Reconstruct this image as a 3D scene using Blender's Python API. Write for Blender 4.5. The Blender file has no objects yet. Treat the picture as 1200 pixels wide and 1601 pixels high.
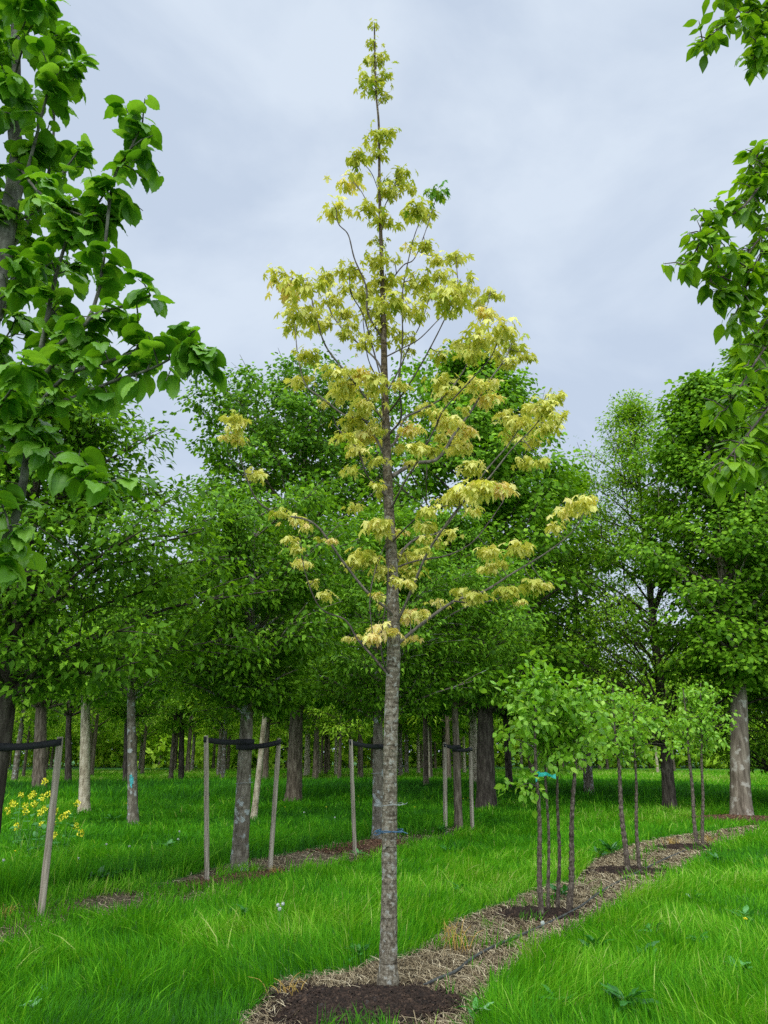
import bpy, math, random
import numpy as np
from mathutils import Vector

# ------------------------------------------------------------------ camera, world, sun
C = bpy.context.scene
COL = C.collection
F = 1204.0
PITCH = math.radians(17.3)
CAMZ = 1.6
cd = bpy.data.cameras.new('camera'); cam = bpy.data.objects.new('camera', cd); COL.objects.link(cam)
cd.sensor_fit = 'VERTICAL'; cd.sensor_height = 24.0; cd.lens = F/1601*24.0
cd.clip_end = 2000; cd.clip_start = 0.05
cam.location = (0, 0, CAMZ); cam.rotation_euler = (math.radians(90)+PITCH, 0, 0)
C.camera = cam

SUN_EL, SUN_ROT = 46, 205   # behind the camera, a little to its left
w = bpy.data.worlds.new('World'); C.world = w; w.use_nodes = True
nt = w.node_tree; nt.nodes.clear()
def N(t, **k):
    n = nt.nodes.new(t)
    for a, b in k.items(): setattr(n, a, b)
    return n
L = lambda a, b: nt.links.new(a, b)
out = N('ShaderNodeOutputWorld'); bg = N('ShaderNodeBackground'); bg2 = N('ShaderNodeBackground')
sky = N('ShaderNodeTexSky', sky_type='NISHITA', sun_disc=False)
sky.sun_elevation = math.radians(SUN_EL); sky.sun_rotation = math.radians(SUN_ROT)
L(sky.outputs[0], bg.inputs[0]); bg.inputs[1].default_value = 0.1
tc = N('ShaderNodeTexCoord'); sep = N('ShaderNodeSeparateXYZ'); L(tc.outputs['Generated'], sep.inputs[0])
mp = N('ShaderNodeMapping'); mp.inputs['Scale'].default_value = (1.5, 1.5, 2.4); mp.inputs['Location'].default_value = (1.3, 0.4, 2.2)
L(tc.outputs['Generated'], mp.inputs[0])
nz = N('ShaderNodeTexNoise'); nz.inputs['Scale'].default_value = 2.2; nz.inputs['Detail'].default_value = 7; nz.inputs['Roughness'].default_value = 0.52; nz.inputs['Distortion'].default_value = 0.35
L(mp.outputs[0], nz.inputs['Vector'])
cr = N('ShaderNodeValToRGB')
cr.color_ramp.elements[0].position = 0.40; cr.color_ramp.elements[0].color = (0.60, 0.70, 0.85, 1)
cr.color_ramp.elements[1].position = 0.60; cr.color_ramp.elements[1].color = (0.74, 0.835, 0.96, 1)
L(nz.outputs[0], cr.inputs[0])
# overcast sky: darker and greyer low down, unseen zenith boosted to add light on the foliage
el = N('ShaderNodeValToRGB'); el.color_ramp.interpolation = 'EASE'
e = el.color_ramp.elements
e[0].position = 0.0; e[0].color = (0.95, 0.955, 0.985, 1)
e[1].position = 0.45; e[1].color = (0.985, 0.99, 1.0, 1)
x = e.new(0.78); x.color = (1.0, 1.0, 1.0, 1)
x = e.new(0.86); x.color = (3.2, 3.1, 2.85, 1)
x = e.new(1.0); x.color = (4.6, 4.4, 4.0, 1)
L(sep.outputs[2], el.inputs[0])
mul = N('ShaderNodeMixRGB', blend_type='MULTIPLY'); mul.inputs[0].default_value = 1
L(cr.outputs[0], mul.inputs[1]); L(el.outputs[0], mul.inputs[2])
# unseen sky half behind the camera boosted as added front fill for the crowns
az = N('ShaderNodeMapRange', interpolation_type='SMOOTHSTEP'); az.inputs['From Min'].default_value = 0.05; az.inputs['From Max'].default_value = -0.75
az.inputs['To Min'].default_value = 1.0; az.inputs['To Max'].default_value = 2.8
L(sep.outputs[1], az.inputs[0])
mul2 = N('ShaderNodeVectorMath', operation='SCALE'); L(mul.outputs[0], mul2.inputs[0]); L(az.outputs[0], mul2.inputs['Scale'])
L(mul2.outputs[0], bg2.inputs[0]); bg2.inputs[1].default_value = 1.0
mx = N('ShaderNodeMixShader'); mx.inputs[0].default_value = 0.93
L(bg.outputs[0], mx.inputs[1]); L(bg2.outputs[0], mx.inputs[2]); L(mx.outputs[0], out.inputs[0])

sl = bpy.data.lights.new('sun', 'SUN'); sl.energy = 1.5; sl.angle = math.radians(28); sl.color = (1, 0.97, 0.9)
so = bpy.data.objects.new('sun', sl); COL.objects.link(so)
so.rotation_euler = (math.radians(90-SUN_EL), 0, math.radians(-25))
C.view_settings.view_transform = 'Standard'; C.view_settings.look = 'None'
C.view_settings.exposure = 0.0; C.view_settings.gamma = 1
C.render.engine = 'CYCLES'
C.cycles.max_bounces = 8; C.cycles.diffuse_bounces = 6; C.cycles.transmission_bounces = 5; C.cycles.glossy_bounces = 2
C.cycles.use_denoising = False

# ------------------------------------------------------------------ geometry helpers
rng = np.random.default_rng(7)
random.seed(7)
cp, sp = math.cos(PITCH), math.sin(PITCH)
def ray(px, py):
    u = (px-600)/F; v = (800.5-py)/F
    return np.array([u, cp - v*sp, sp + v*cp])
def G(px, py, z=0.0):
    d = ray(px, py); t = (z-CAMZ)/d[2]
    return np.array([d[0]*t, d[1]*t, z])
def P(px, py, Y):
    d = ray(px, py); t = Y/d[1]
    return np.array([d[0]*t, Y, CAMZ+d[2]*t])

def nrm(a):
    return a/np.maximum(np.linalg.norm(a, axis=-1, keepdims=True), 1e-9)

def mesh(name, verts, faces, mat=None, parent=None, smooth=True, attr=None, loc=None):
    """faces: list of (M,k) integer arrays"""
    verts = np.asarray(verts, dtype=np.float32)
    if isinstance(faces, np.ndarray): faces = [faces]
    faces = [np.asarray(f, dtype=np.int32) for f in faces if len(f)]
    me = bpy.data.meshes.new(name)
    me.vertices.add(len(verts)); me.vertices.foreach_set('co', verts.ravel())
    nl = sum(f.size for f in faces); npoly = sum(len(f) for f in faces)
    me.loops.add(nl); me.polygons.add(npoly)
    me.loops.foreach_set('vertex_index', np.concatenate([f.ravel() for f in faces]))
    st = []; o = 0
    for f in faces:
        st.append(o + np.arange(len(f))*f.shape[1]); o += f.size
    me.polygons.foreach_set('loop_start', np.concatenate(st).astype(np.int32))
    if attr:
        for k, v in attr.items():
            a = me.attributes.new(k, 'FLOAT', 'POINT'); a.data.foreach_set('value', np.asarray(v, dtype=np.float32))
    me.update(calc_edges=True)
    if smooth: me.polygons.foreach_set('use_smooth', np.ones(npoly, dtype=bool))
    if mat: me.materials.append(mat)
    o = bpy.data.objects.new(name, me); COL.objects.link(o)
    if parent: o.parent = parent
    if loc is not None: o.location = loc
    return o

def thing(name, label, cat, loc, group=None, rz=0):
    o = bpy.data.objects.new(name, None); COL.objects.link(o)
    o.empty_display_size = 0.2
    o.location = [float(c) for c in loc]; o.rotation_euler = (0, 0, rz)
    return tag(o, label, cat, group)
def tag(o, label, cat, group=None, kind=None):
    o['label'] = label; o['category'] = cat
    if group: o['group'] = group
    if kind: o['kind'] = kind
    return o
def copy_tree(o, parent=None):
    c = o.copy(); COL.objects.link(c); c.parent = parent
    for ch in list(o.children):
        copy_tree(ch, c)
    return c

class Buf:
    def __init__(s): s.v = []; s.f = []; s.n = 0; s.a = []
    def add(s, v, f, a=0.5):
        v = np.asarray(v, float); s.v.append(v)
        s.f.append(np.asarray(f)+s.n); s.n += len(v)
        s.a.append(np.broadcast_to(np.asarray(a, float), (len(v),)))
    def build(s, name, mat, parent=None, smooth=True, loc=None):
        fs = {}
        for f in s.f: fs.setdefault(f.shape[1], []).append(f)
        return mesh(name, np.concatenate(s.v), [np.concatenate(x) for x in fs.values()], mat, parent, smooth, {'tint': np.concatenate(s.a)}, loc)

def tube(buf, pts, radii, n=8, cap=True, bump=0.0, seed=0, a=0.5):
    pts = np.asarray(pts, float); m = len(pts)
    radii = np.broadcast_to(np.asarray(radii, float), (m,))
    t = nrm(np.gradient(pts, axis=0))
    ref = np.array([1.0, 0, 0]) if abs(t[0][0]) < 0.8 else np.array([0, 1.0, 0])
    u = nrm(np.cross(t, ref)); v = np.cross(t, u)
    th = np.linspace(0, 2*math.pi, n, endpoint=False)
    r = radii[:, None]*np.ones((m, n))
    if bump:
        rr = np.random.default_rng(seed)
        r = r*(1+bump*(rr.random((m, n))-.5)*2)
    V = pts[:, None, :] + r[..., None]*(np.cos(th)[None, :, None]*u[:, None, :] + np.sin(th)[None, :, None]*v[:, None, :])
    V = V.reshape(-1, 3)
    i = np.arange(m-1)[:, None]*n; j = np.arange(n)[None, :]; j2 = (j+1) % n
    Fq = np.stack([i+j, i+j2, i+n+j2, i+n+j], -1).reshape(-1, 4)
    buf.add(V, Fq, a)
    if cap:
        for k, p in ((0, pts[0]), (m-1, pts[-1])):
            vs = np.concatenate([V[k*n:(k+1)*n], p[None]])
            jj = np.arange(n)
            if k == 0: f = np.stack([(jj+1) % n, jj, np.full(n, n)], -1)
            else: f = np.stack([jj, (jj+1) % n, np.full(n, n)], -1)
            buf.add(vs, f, a)

def smoothpath(pts, n):
    """Catmull-Rom resample"""
    pts = np.asarray(pts, float)
    if len(pts) == 2:
        return pts[0]+(pts[1]-pts[0])*np.linspace(0, 1, n)[:, None]
    P_ = np.vstack([2*pts[0]-pts[1], pts, 2*pts[-1]-pts[-2]])
    s = np.linspace(0, len(pts)-1-1e-6, n); k = s.astype(int); f = (s-k)[:, None]
    a, b, c, d = P_[k], P_[k+1], P_[k+2], P_[k+3]
    return 0.5*((2*b)+(-a+c)*f+(2*a-5*b+4*c-d)*f**2+(-a+3*b-3*c+d)*f**3)

def vnoise(x, y, scale, seed):
    r = np.random.default_rng(seed).random((64, 64))
    X = x/scale; Y = y/scale
    i = np.floor(X).astype(int); j = np.floor(Y).astype(int); fx = X-i; fy = Y-j
    fx = fx*fx*(3-2*fx); fy = fy*fy*(3-2*fy)
    g = lambda a, b: r[a % 64, b % 64]
    return (g(i, j)*(1-fx)+g(i+1, j)*fx)*(1-fy)+(g(i, j+1)*(1-fx)+g(i+1, j+1)*fx)*fy

def inpoly(x, y, poly):
    inside = np.zeros(x.shape, bool); n = len(poly)
    for i in range(n):
        x1, y1 = poly[i][:2]; x2, y2 = poly[(i+1) % n][:2]
        c = ((y1 > y) != (y2 > y)) & (x < (x2-x1)*(y-y1)/(y2-y1+1e-12)+x1)
        inside ^= c
    return inside

def scatter(tv, tf, pos, d, nn, scale, tint=None, width=None):
    """copies of a leaf template (y = towards the tip, z = face up) as one vertex/face pair"""
    d = nrm(d); x = nrm(np.cross(d, nn)); z = np.cross(x, d)
    k = len(tv); n = len(pos)
    sc = np.broadcast_to(scale, (n,))
    wd = sc if width is None else sc*width
    V = (tv[None, :, 0:1]*(x*wd[:, None])[:, None, :] + tv[None, :, 1:2]*(d*sc[:, None])[:, None, :] + tv[None, :, 2:3]*(z*(sc*np.random.default_rng(n).uniform(.4, 1.9, n))[:, None])[:, None, :]) + pos[:, None, :]
    Fs = tf[None]+(np.arange(n)*k)[:, None, None]
    T = np.repeat(tint if tint is not None else np.full(n, .5), k)
    return V.reshape(-1, 3), Fs.reshape(-1, tf.shape[1]), T

# ------------------------------------------------------------------ materials
def new_mat(name):
    m = bpy.data.materials.new(name); m.use_nodes = True
    t = m.node_tree; t.nodes.clear()
    return m, t
def ramp(t, stops, fac):
    r = t.nodes.new('ShaderNodeValToRGB'); e = r.color_ramp.elements
    while len(e) < len(stops): e.new(0.5)
    for q, (p_, c) in zip(e, stops): q.position = p_; q.color = (*c, 1)
    t.links.new(fac, r.inputs[0]); return r.outputs[0]
def leaf_mat(name, stops, transl=0.35, rough=0.5, tcol=1.5, spec=0.35, veins=0):
    m, t = new_mat(name); n = t.nodes; l = t.links
    o = n.new('ShaderNodeOutputMaterial'); p = n.new('ShaderNodeBsdfPrincipled'); tr = n.new('ShaderNodeBsdfTranslucent'); mx = n.new('ShaderNodeMixShader')
    at = n.new('ShaderNodeAttribute'); at.attribute_name = 'tint'
    tx = n.new('ShaderNodeTexCoord'); nz = n.new('ShaderNodeTexNoise'); nz.inputs['Scale'].default_value = 22; nz.inputs['Detail'].default_value = 3
    l.new(tx.outputs['Object'], nz.inputs['Vector'])
    ad = n.new('ShaderNodeMath'); ad.operation = 'MULTIPLY_ADD'; ad.inputs[1].default_value = 0.3; l.new(nz.outputs[0], ad.inputs[0])
    sb = n.new('ShaderNodeMath'); sb.operation = 'SUBTRACT'; sb.inputs[1].default_value = 0.15; l.new(at.outputs['Fac'], sb.inputs[0]); l.new(sb.outputs[0], ad.inputs[2])
    c = ramp(t, stops, ad.outputs[0])
    l.new(c, p.inputs['Base Color']); p.inputs['Roughness'].default_value = rough; p.inputs['Specular IOR Level'].default_value = spec
    g = n.new('ShaderNodeMixRGB'); g.blend_type = 'MULTIPLY'; g.inputs[0].default_value = 1; l.new(c, g.inputs[1]); g.inputs[2].default_value = (tcol*1.15, tcol*1.1, tcol*0.5, 1)
    l.new(g.outputs[0], tr.inputs[0]); mx.inputs[0].default_value = transl
    l.new(p.outputs[0], mx.inputs[1]); l.new(tr.outputs[0], mx.inputs[2]); l.new(mx.outputs[0], o.inputs[0])
    return m
def bark_mat(name, dark, mid, light, scale=18, ring=0.0, bump=0.5, stretch=0.35, lichen=None, young=False):
    m, t = new_mat(name); n = t.nodes; l = t.links
    o = n.new('ShaderNodeOutputMaterial'); p = n.new('ShaderNodeBsdfPrincipled'); l.new(p.outputs[0], o.inputs[0])
    tx = n.new('ShaderNodeTexCoord'); mp = n.new('ShaderNodeMapping'); mp.inputs['Scale'].default_value = (1, 1, stretch); l.new(tx.outputs['Object'], mp.inputs[0])
    nz = n.new('ShaderNodeTexNoise'); nz.inputs['Scale'].default_value = scale; nz.inputs['Detail'].default_value = 8; nz.inputs['Roughness'].default_value = 0.65; l.new(mp.outputs[0], nz.inputs['Vector'])
    c = ramp(t, [(0.34, dark), (0.5, mid), (0.66, light)], nz.outputs[0])
    h = nz.outputs[0]
    if ring:
        m2 = n.new('ShaderNodeMapping'); m2.inputs['Scale'].default_value = (2.6, 2.6, 22); l.new(tx.outputs['Object'], m2.inputs[0])
        n2 = n.new('ShaderNodeTexNoise'); n2.inputs['Scale'].default_value = 1.7; n2.inputs['Detail'].default_value = 7; n2.inputs['Roughness'].default_value = 0.65; l.new(m2.outputs[0], n2.inputs['Vector'])
        c2 = ramp(t, [(0.36, (0.3, 0.26, 0.22)), (0.47, (1, 1, 1)), (0.58, (1, 1, 1)), (0.68, (1.5, 1.45, 1.4))], n2.outputs[0])
        g = n.new('ShaderNodeMixRGB'); g.blend_type = 'MULTIPLY'; g.inputs[0].default_value = ring; l.new(c, g.inputs[1]); l.new(c2, g.inputs[2]); c = g.outputs[0]
        ma = n.new('ShaderNodeMath'); ma.operation = 'ADD'; l.new(nz.outputs[0], ma.inputs[0]); l.new(n2.outputs[0], ma.inputs[1]); h = ma.outputs[0]
    if lichen:
        n3 = n.new('ShaderNodeTexNoise'); n3.inputs['Scale'].default_value = scale*.45; n3.inputs['Detail'].default_value = 6; l.new(tx.outputs['Object'], n3.inputs['Vector'])
        f = ramp(t, [(0.56, (0, 0, 0)), (0.62, (1, 1, 1))], n3.outputs[0])
        g = n.new('ShaderNodeMixRGB'); l.new(f, g.inputs[0]); l.new(c, g.inputs[1]); g.inputs[2].default_value = (*lichen, 1); c = g.outputs[0]
    if young:   # younger wood higher up is browner; leaf shade in the crown also painted darker
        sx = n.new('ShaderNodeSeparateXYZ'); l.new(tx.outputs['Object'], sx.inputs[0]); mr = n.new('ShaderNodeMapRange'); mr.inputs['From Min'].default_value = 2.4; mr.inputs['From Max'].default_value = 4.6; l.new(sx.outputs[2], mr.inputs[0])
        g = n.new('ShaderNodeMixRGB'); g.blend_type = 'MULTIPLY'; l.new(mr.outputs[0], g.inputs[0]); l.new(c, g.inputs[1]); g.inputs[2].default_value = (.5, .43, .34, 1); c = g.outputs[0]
    l.new(c, p.inputs['Base Color']); p.inputs['Roughness'].default_value = 0.9; p.inputs['Specular IOR Level'].default_value = 0.2
    b = n.new('ShaderNodeBump'); b.inputs['Strength'].default_value = bump; b.inputs['Distance'].default_value = 0.015; l.new(h, b.inputs['Height']); l.new(b.outputs[0], p.inputs['Normal'])
    return m
def plain_mat(name, col, rough=0.7, var=0.25, scale=30, bump=0.0):
    m, t = new_mat(name); n = t.nodes; l = t.links
    o = n.new('ShaderNodeOutputMaterial'); p = n.new('ShaderNodeBsdfPrincipled'); l.new(p.outputs[0], o.inputs[0])
    tx = n.new('ShaderNodeTexCoord'); nz = n.new('ShaderNodeTexNoise'); nz.inputs['Scale'].default_value = scale; nz.inputs['Detail'].default_value = 5
    l.new(tx.outputs['Object'], nz.inputs['Vector'])
    lo = tuple(c*(1-var) for c in col); hi = tuple(min(1, c*(1+var)) for c in col)
    l.new(ramp(t, [(0.3, lo), (0.7, hi)], nz.outputs[0]), p.inputs['Base Color']); p.inputs['Roughness'].default_value = rough
    if bump:
        b = n.new('ShaderNodeBump'); b.inputs['Strength'].default_value = bump; b.inputs['Distance'].default_value = 0.01; l.new(nz.outputs[0], b.inputs['Height']); l.new(b.outputs[0], p.inputs['Normal'])
    return m
def tint_mat(name, stops, rough=0.9):
    m, t = new_mat(name); n = t.nodes; l = t.links
    o = n.new('ShaderNodeOutputMaterial'); p = n.new('ShaderNodeBsdfPrincipled'); l.new(p.outputs[0], o.inputs[0])
    at = n.new('ShaderNodeAttribute'); at.attribute_name = 'tint'
    l.new(ramp(t, stops, at.outputs['Fac']), p.inputs['Base Color']); p.inputs['Roughness'].default_value = rough; p.inputs['Specular IOR Level'].default_value = 0.2
    return m

M = {}
M['grass'] = leaf_mat('grass_blades', [(0.0, (0.018, 0.090, 0.008)), (0.35, (0.052, 0.225, 0.006)), (0.65, (0.105, 0.34, 0.006)), (0.9, (0.24, 0.46, 0.03)), (1.0, (0.38, 0.46, 0.12))], 0.34, 0.6, 1.25, 0.10)
M['maple'] = leaf_mat('maple_leaf', [(0.0, (0.08, 0.26, 0.02)), (0.22, (0.28, 0.38, 0.03)), (0.45, (0.50, 0.50, 0.075)), (0.65, (0.76, 0.73, 0.22)), (0.85, (0.76, 0.60, 0.24)), (1.0, (0.68, 0.40, 0.17))], 0.34, 0.55, 1.15, 0.2)
M['lime'] = leaf_mat('lime_leaf', [(0.0, (0.04, 0.13, 0.006)), (0.5, (0.11, 0.26, 0.010)), (1.0, (0.26, 0.46, 0.06))], 0.34, 0.45, 1.6, 0.4)
M['cherry'] = leaf_mat('hornbeam_leaf', [(0.0, (0.065, 0.155, 0.006)), (0.5, (0.15, 0.30, 0.008)), (1.0, (0.29, 0.46, 0.02))], 0.38, 0.45, 1.6, 0.35)
M['sapling'] = leaf_mat('sapling_leaf', [(0.0, (0.085, 0.21, 0.012)), (0.5, (0.19, 0.40, 0.02)), (1.0, (0.38, 0.57, 0.07))], 0.32, 0.42, 1.4, 0.35)
M['deep'] = leaf_mat('dark_foliage', [(0.0, (0.033, 0.095, 0.005)), (0.5, (0.105, 0.245, 0.010)), (1.0, (0.27, 0.49, 0.03))], 0.34, 0.6, 1.35, 0.15)
M['mid'] = leaf_mat('mid_foliage', [(0.0, (0.045, 0.125, 0.006)), (0.5, (0.135, 0.295, 0.010)), (1.0, (0.31, 0.53, 0.035))], 0.36, 0.6, 1.35, 0.15)
M['light'] = leaf_mat('light_foliage', [(0.0, (0.09, 0.21, 0.012)), (0.5, (0.22, 0.40, 0.02)), (1.0, (0.41, 0.58, 0.05))], 0.38, 0.6, 1.3, 0.15)
M['yellowleaf'] = leaf_mat('yellow_foliage', [(0.0, (0.12, 0.26, 0.02)), (0.5, (0.24, 0.38, 0.04)), (1.0, (0.4, 0.5, 0.08))], 0.30, 0.5, 1.2, 0.3)
M['weed'] = leaf_mat('weed_leaf', [(0.0, (0.02, 0.11, 0.015)), (0.5, (0.045, 0.21, 0.02)), (0.8, (0.09, 0.30, 0.06)), (1.0, (0.30, 0.48, 0.27))], 0.2, 0.4, 1.3, 0.45)
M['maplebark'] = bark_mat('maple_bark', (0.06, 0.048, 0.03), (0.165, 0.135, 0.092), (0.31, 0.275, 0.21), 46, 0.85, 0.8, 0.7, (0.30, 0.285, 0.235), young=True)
M['twig'] = bark_mat('twig_bark', (0.035, 0.028, 0.024), (0.085, 0.065, 0.055), (0.16, 0.13, 0.11), 30, 0, 0.3)
M['darkbark'] = bark_mat('dark_bark', (0.022, 0.017, 0.012), (0.055, 0.043, 0.032), (0.12, 0.10, 0.075), 14, 0, 0.8, 0.25)
M['greybark'] = bark_mat('grey_bark', (0.07, 0.056, 0.038), (0.15, 0.125, 0.09), (0.26, 0.225, 0.17), 16, 0.35, 0.5, 0.4, (0.33, 0.34, 0.31))
M['palebark'] = bark_mat('pale_bark', (0.17, 0.13, 0.08), (0.42, 0.35, 0.24), (0.58, 0.50, 0.38), 12, 0.5, 0.5, 0.35)
M['brownbark'] = bark_mat('brown_bark', (0.045, 0.034, 0.022), (0.12, 0.092, 0.062), (0.24, 0.195, 0.14), 14, 0, 0.8, 0.2)
M['crackedbark'] = bark_mat('cracked_bark', (0.06, 0.045, 0.03), (0.16, 0.125, 0.09), (0.28, 0.23, 0.17), 9, 0, 0.9, 0.14, (0.36, 0.32, 0.26))
M['stembark'] = bark_mat('young_stem_bark', (0.035, 0.026, 0.02), (0.10, 0.075, 0.055), (0.22, 0.18, 0.14), 45, 0.6, 0.6, 0.5)
M['limebark'] = bark_mat('lime_bark', (0.04, 0.038, 0.026), (0.09, 0.087, 0.064), (0.18, 0.175, 0.135), 20, 0.2, 0.4, 0.5)
M['stake'] = bark_mat('weathered_wood', (0.15, 0.12, 0.085), (0.30, 0.25, 0.185), (0.44, 0.38, 0.29), 30, 0, 0.35, 0.06)
M['strap'] = plain_mat('black_rubber', (0.008, 0.008, 0.009), 0.8, 0.3)
M['metal'] = plain_mat('screw_metal', (0.35, 0.35, 0.36), 0.4, 0.1)
M['blue'] = plain_mat('blue_twine', (0.035, 0.10, 0.17), 0.6, 0.3, 90)
M['teal'] = plain_mat('teal_ribbon', (0.02, 0.42, 0.33), 0.4, 0.25)
M['paint'] = plain_mat('teal_spray_paint', (0.05, 0.36, 0.36), 0.8, 0.4, 60)
M['wire'] = plain_mat('grey_cord', (0.3, 0.32, 0.3), 0.6, 0.2)
M['hose'] = plain_mat('drip_hose', (0.05, 0.05, 0.045), 0.6, 0.6, 20)
M['straw'] = tint_mat('straw', [(0.0, (0.08, 0.055, 0.03)), (0.4, (0.20, 0.145, 0.08)), (0.8, (0.34, 0.265, 0.155)), (1.0, (0.52, 0.43, 0.28))])
M['chips'] = tint_mat('mulch_chips', [(0.0, (0.012, 0.008, 0.006)), (0.6, (0.045, 0.027, 0.018)), (0.92, (0.10, 0.062, 0.04)), (1.0, (0.26, 0.18, 0.11))])
M['redchips'] = tint_mat('bark_chips', [(0.0, (0.05, 0.025, 0.015)), (0.6, (0.15, 0.075, 0.042)), (1.0, (0.32, 0.2, 0.12))])
M['soil'] = plain_mat('dark_compost', (0.028, 0.018, 0.013), 0.95, 0.6, 40, 0.8)
M['redsoil'] = plain_mat('reddish_soil', (0.11, 0.06, 0.036), 0.95, 0.5, 30, 0.8)
M['strawbed'] = plain_mat('straw_bed', (0.13, 0.095, 0.055), 0.95, 0.5, 25, 0.8)
M['yellow'] = plain_mat('yellow_petals', (0.72, 0.66, 0.02), 0.6, 0.25, 40)
M['fluff'] = plain_mat('dandelion_fluff', (0.52, 0.55, 0.50), 0.9, 0.1)
M['stem'] = plain_mat('green_stem', (0.10, 0.26, 0.04), 0.6, 0.3)

# ------------------------------------------------------------------ leaf templates (unit length along +y)
def fan(outline, centre, z):
    pts = np.array([[centre[0], centre[1]]]+outline, float)
    V = np.column_stack([pts, [z(a, b) for a, b in pts]])
    n = len(outline); i = np.arange(n)
    return V, np.stack([np.zeros(n, int), 1+i, 1+(i+1) % n], -1)
def maple_template(pet=0.55):
    right = [(0.08, -0.03), (0.34, -0.14), (0.46, -0.02), (0.24, 0.12), (0.52, 0.30), (0.66, 0.56), (0.44, 0.48), (0.17, 0.36), (0.25, 0.66), (0.22, 0.84), (0.09, 0.90)]
    left = [(-a, b) for a, b in right[::-1]]
    V, Fc = fan([(0, 0)]+right+[(0, 1.12)]+left, (0, 0.16), lambda a, b: -0.42*(a*a*1.3+(b*b)*0.8) + (0.05 if abs(abs(a)-0.30) < 0.12 else 0))
    V[:, 1] += pet
    V[:, 2] -= 0.0
    k = len(V)
    V = np.vstack([V, [[-0.012, 0, 0.10], [0.012, 0, 0.10], [0.012, pet+.02, 0.0], [-0.012, pet+.02, 0.0]]])
    Fc = np.vstack([Fc, [[k, k+1, k+2], [k, k+2, k+3]]])
    return V, Fc
def blade_leaf(stations, nx=5, fold=0.25, droop=0.3, rip=0.0, heart=0.0, pet=0.0):
    """stations: list of (y, halfwidth); tris"""
    V = []; xs = np.linspace(-1, 1, nx)
    for i, (y, wd) in enumerate(stations):
        for xx in xs:
            z = fold*abs(xx)*wd - droop*y*y - 0.35*(xx*xx)*wd + (rip*(1 if i % 2 else -1)*abs(xx))
            yy = y - heart*abs(xx)*max(0, 0.5-y) + 0.12*abs(xx)*wd
            V.append([xx*wd, yy, z])
    Fc = []
    for i in range(len(stations)-1):
        for j in range(nx-1):
            a = i*nx+j; b = a+1; c = a+nx+1; d = a+nx
            Fc += [[a, b, c], [a, c, d]]
    V = np.array(V)
    if pet:
        V[:, 1] += pet; k = len(V)
        V = np.vstack([V, [[-0.012, 0, 0.12], [0.012, 0, 0.12], [0.012, pet+.02, 0.0], [-0.012, pet+.02, 0.0]]]); Fc += [[k, k+1, k+2], [k, k+2, k+3]]
    return V, np.array(Fc)
T_MAPLE = maple_template()
T_LIME = blade_leaf([(0.0, .20), (0.07, .38), (0.16, .455), (0.27, .45), (0.38, .47), (0.49, .41), (0.60, .40), (0.70, .31), (0.79, .27), (0.88, .15), (0.93, .06), (1.02, .005)], 7, 0.42, 0.42, 0.018, 0.45, 0.25)
T_OVATE = blade_leaf([(0.0, .04), (0.15, .20), (0.35, .29), (0.58, .26), (0.8, .13), (1.03, .004)], 5, 0.35, 0.25, 0.01, 0.0, 0.12)
T_SAP = blade_leaf([(0.0, .08), (0.2, .32), (0.5, .36), (0.78, .2), (1.0, .01)], 3, 0.4, 0.35, 0, 0, 0.15)
T_SIMPLE = (np.array([[0, 0, 0.0], [-.27, .45, .07], [0, .5, -.03], [.27, .45, .07], [0, 1, -.22]]), np.array([[0, 2, 1], [0, 3, 2], [1, 2, 4], [2, 3, 4]]))
T_WIDE = (np.array([[0, 0, 0.0], [-.45, .5, -.05], [-.28, .85, -.2], [0, .5, .06], [.45, .5, -.05], [.28, .85, -.2], [0, 1.05, -.3]]), np.array([[0, 3, 1], [0, 4, 3], [1, 3, 2], [3, 4, 5], [2, 3, 6], [3, 5, 6]]))

# ------------------------------------------------------------------ ground
def ground_patch(name, poly_px=None, world=None, z=0.004, mat=None, parent=None):
    pts = [G(*p)[:2] for p in poly_px] if poly_px is not None else world
    V = np.array([[p[0], p[1], z] for p in pts])
    me = bpy.data.meshes.new(name); me.from_pydata([tuple(v) for v in V], [], [list(range(len(V)))]); me.update()
    me.materials.append(mat)
    o = bpy.data.objects.new(name, me); COL.objects.link(o)
    return o
def ground_mat():
    m, t = new_mat('meadow_ground'); n = t.nodes; l = t.links
    o = n.new('ShaderNodeOutputMaterial'); p = n.new('ShaderNodeBsdfPrincipled'); l.new(p.outputs[0], o.inputs[0])
    tx = n.new('ShaderNodeTexCoord'); nz = n.new('ShaderNodeTexNoise'); nz.inputs['Scale'].default_value = 3; nz.inputs['Detail'].default_value = 10; l.new(tx.outputs['Object'], nz.inputs['Vector'])
    l.new(ramp(t, [(0.3, (0.018, 0.07, 0.01)), (0.55, (0.03, 0.13, 0.012)), (0.75, (0.06, 0.16, 0.02))], nz.outputs[0]), p.inputs['Base Color']); p.inputs['Roughness'].default_value = 1
    return m
g = 700
gr = mesh('ground', [[-g, -g, 0], [g, -g, 0], [g, g, 0], [-g, g, 0]], np.array([[0, 1, 2, 3]]), ground_mat(), smooth=False)
gr['kind'] = 'structure'

def wob(pts, amp=0.06, seed=1, n=6):
    r = np.random.default_rng(seed); out_ = []
    for i in range(len(pts)):
        a = np.array(pts[i]); b = np.array(pts[(i+1) % len(pts)])
        for k in range(n):
            out_.append(a+(b-a)*k/n + r.normal(0, amp, 2))
    return out_
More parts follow.
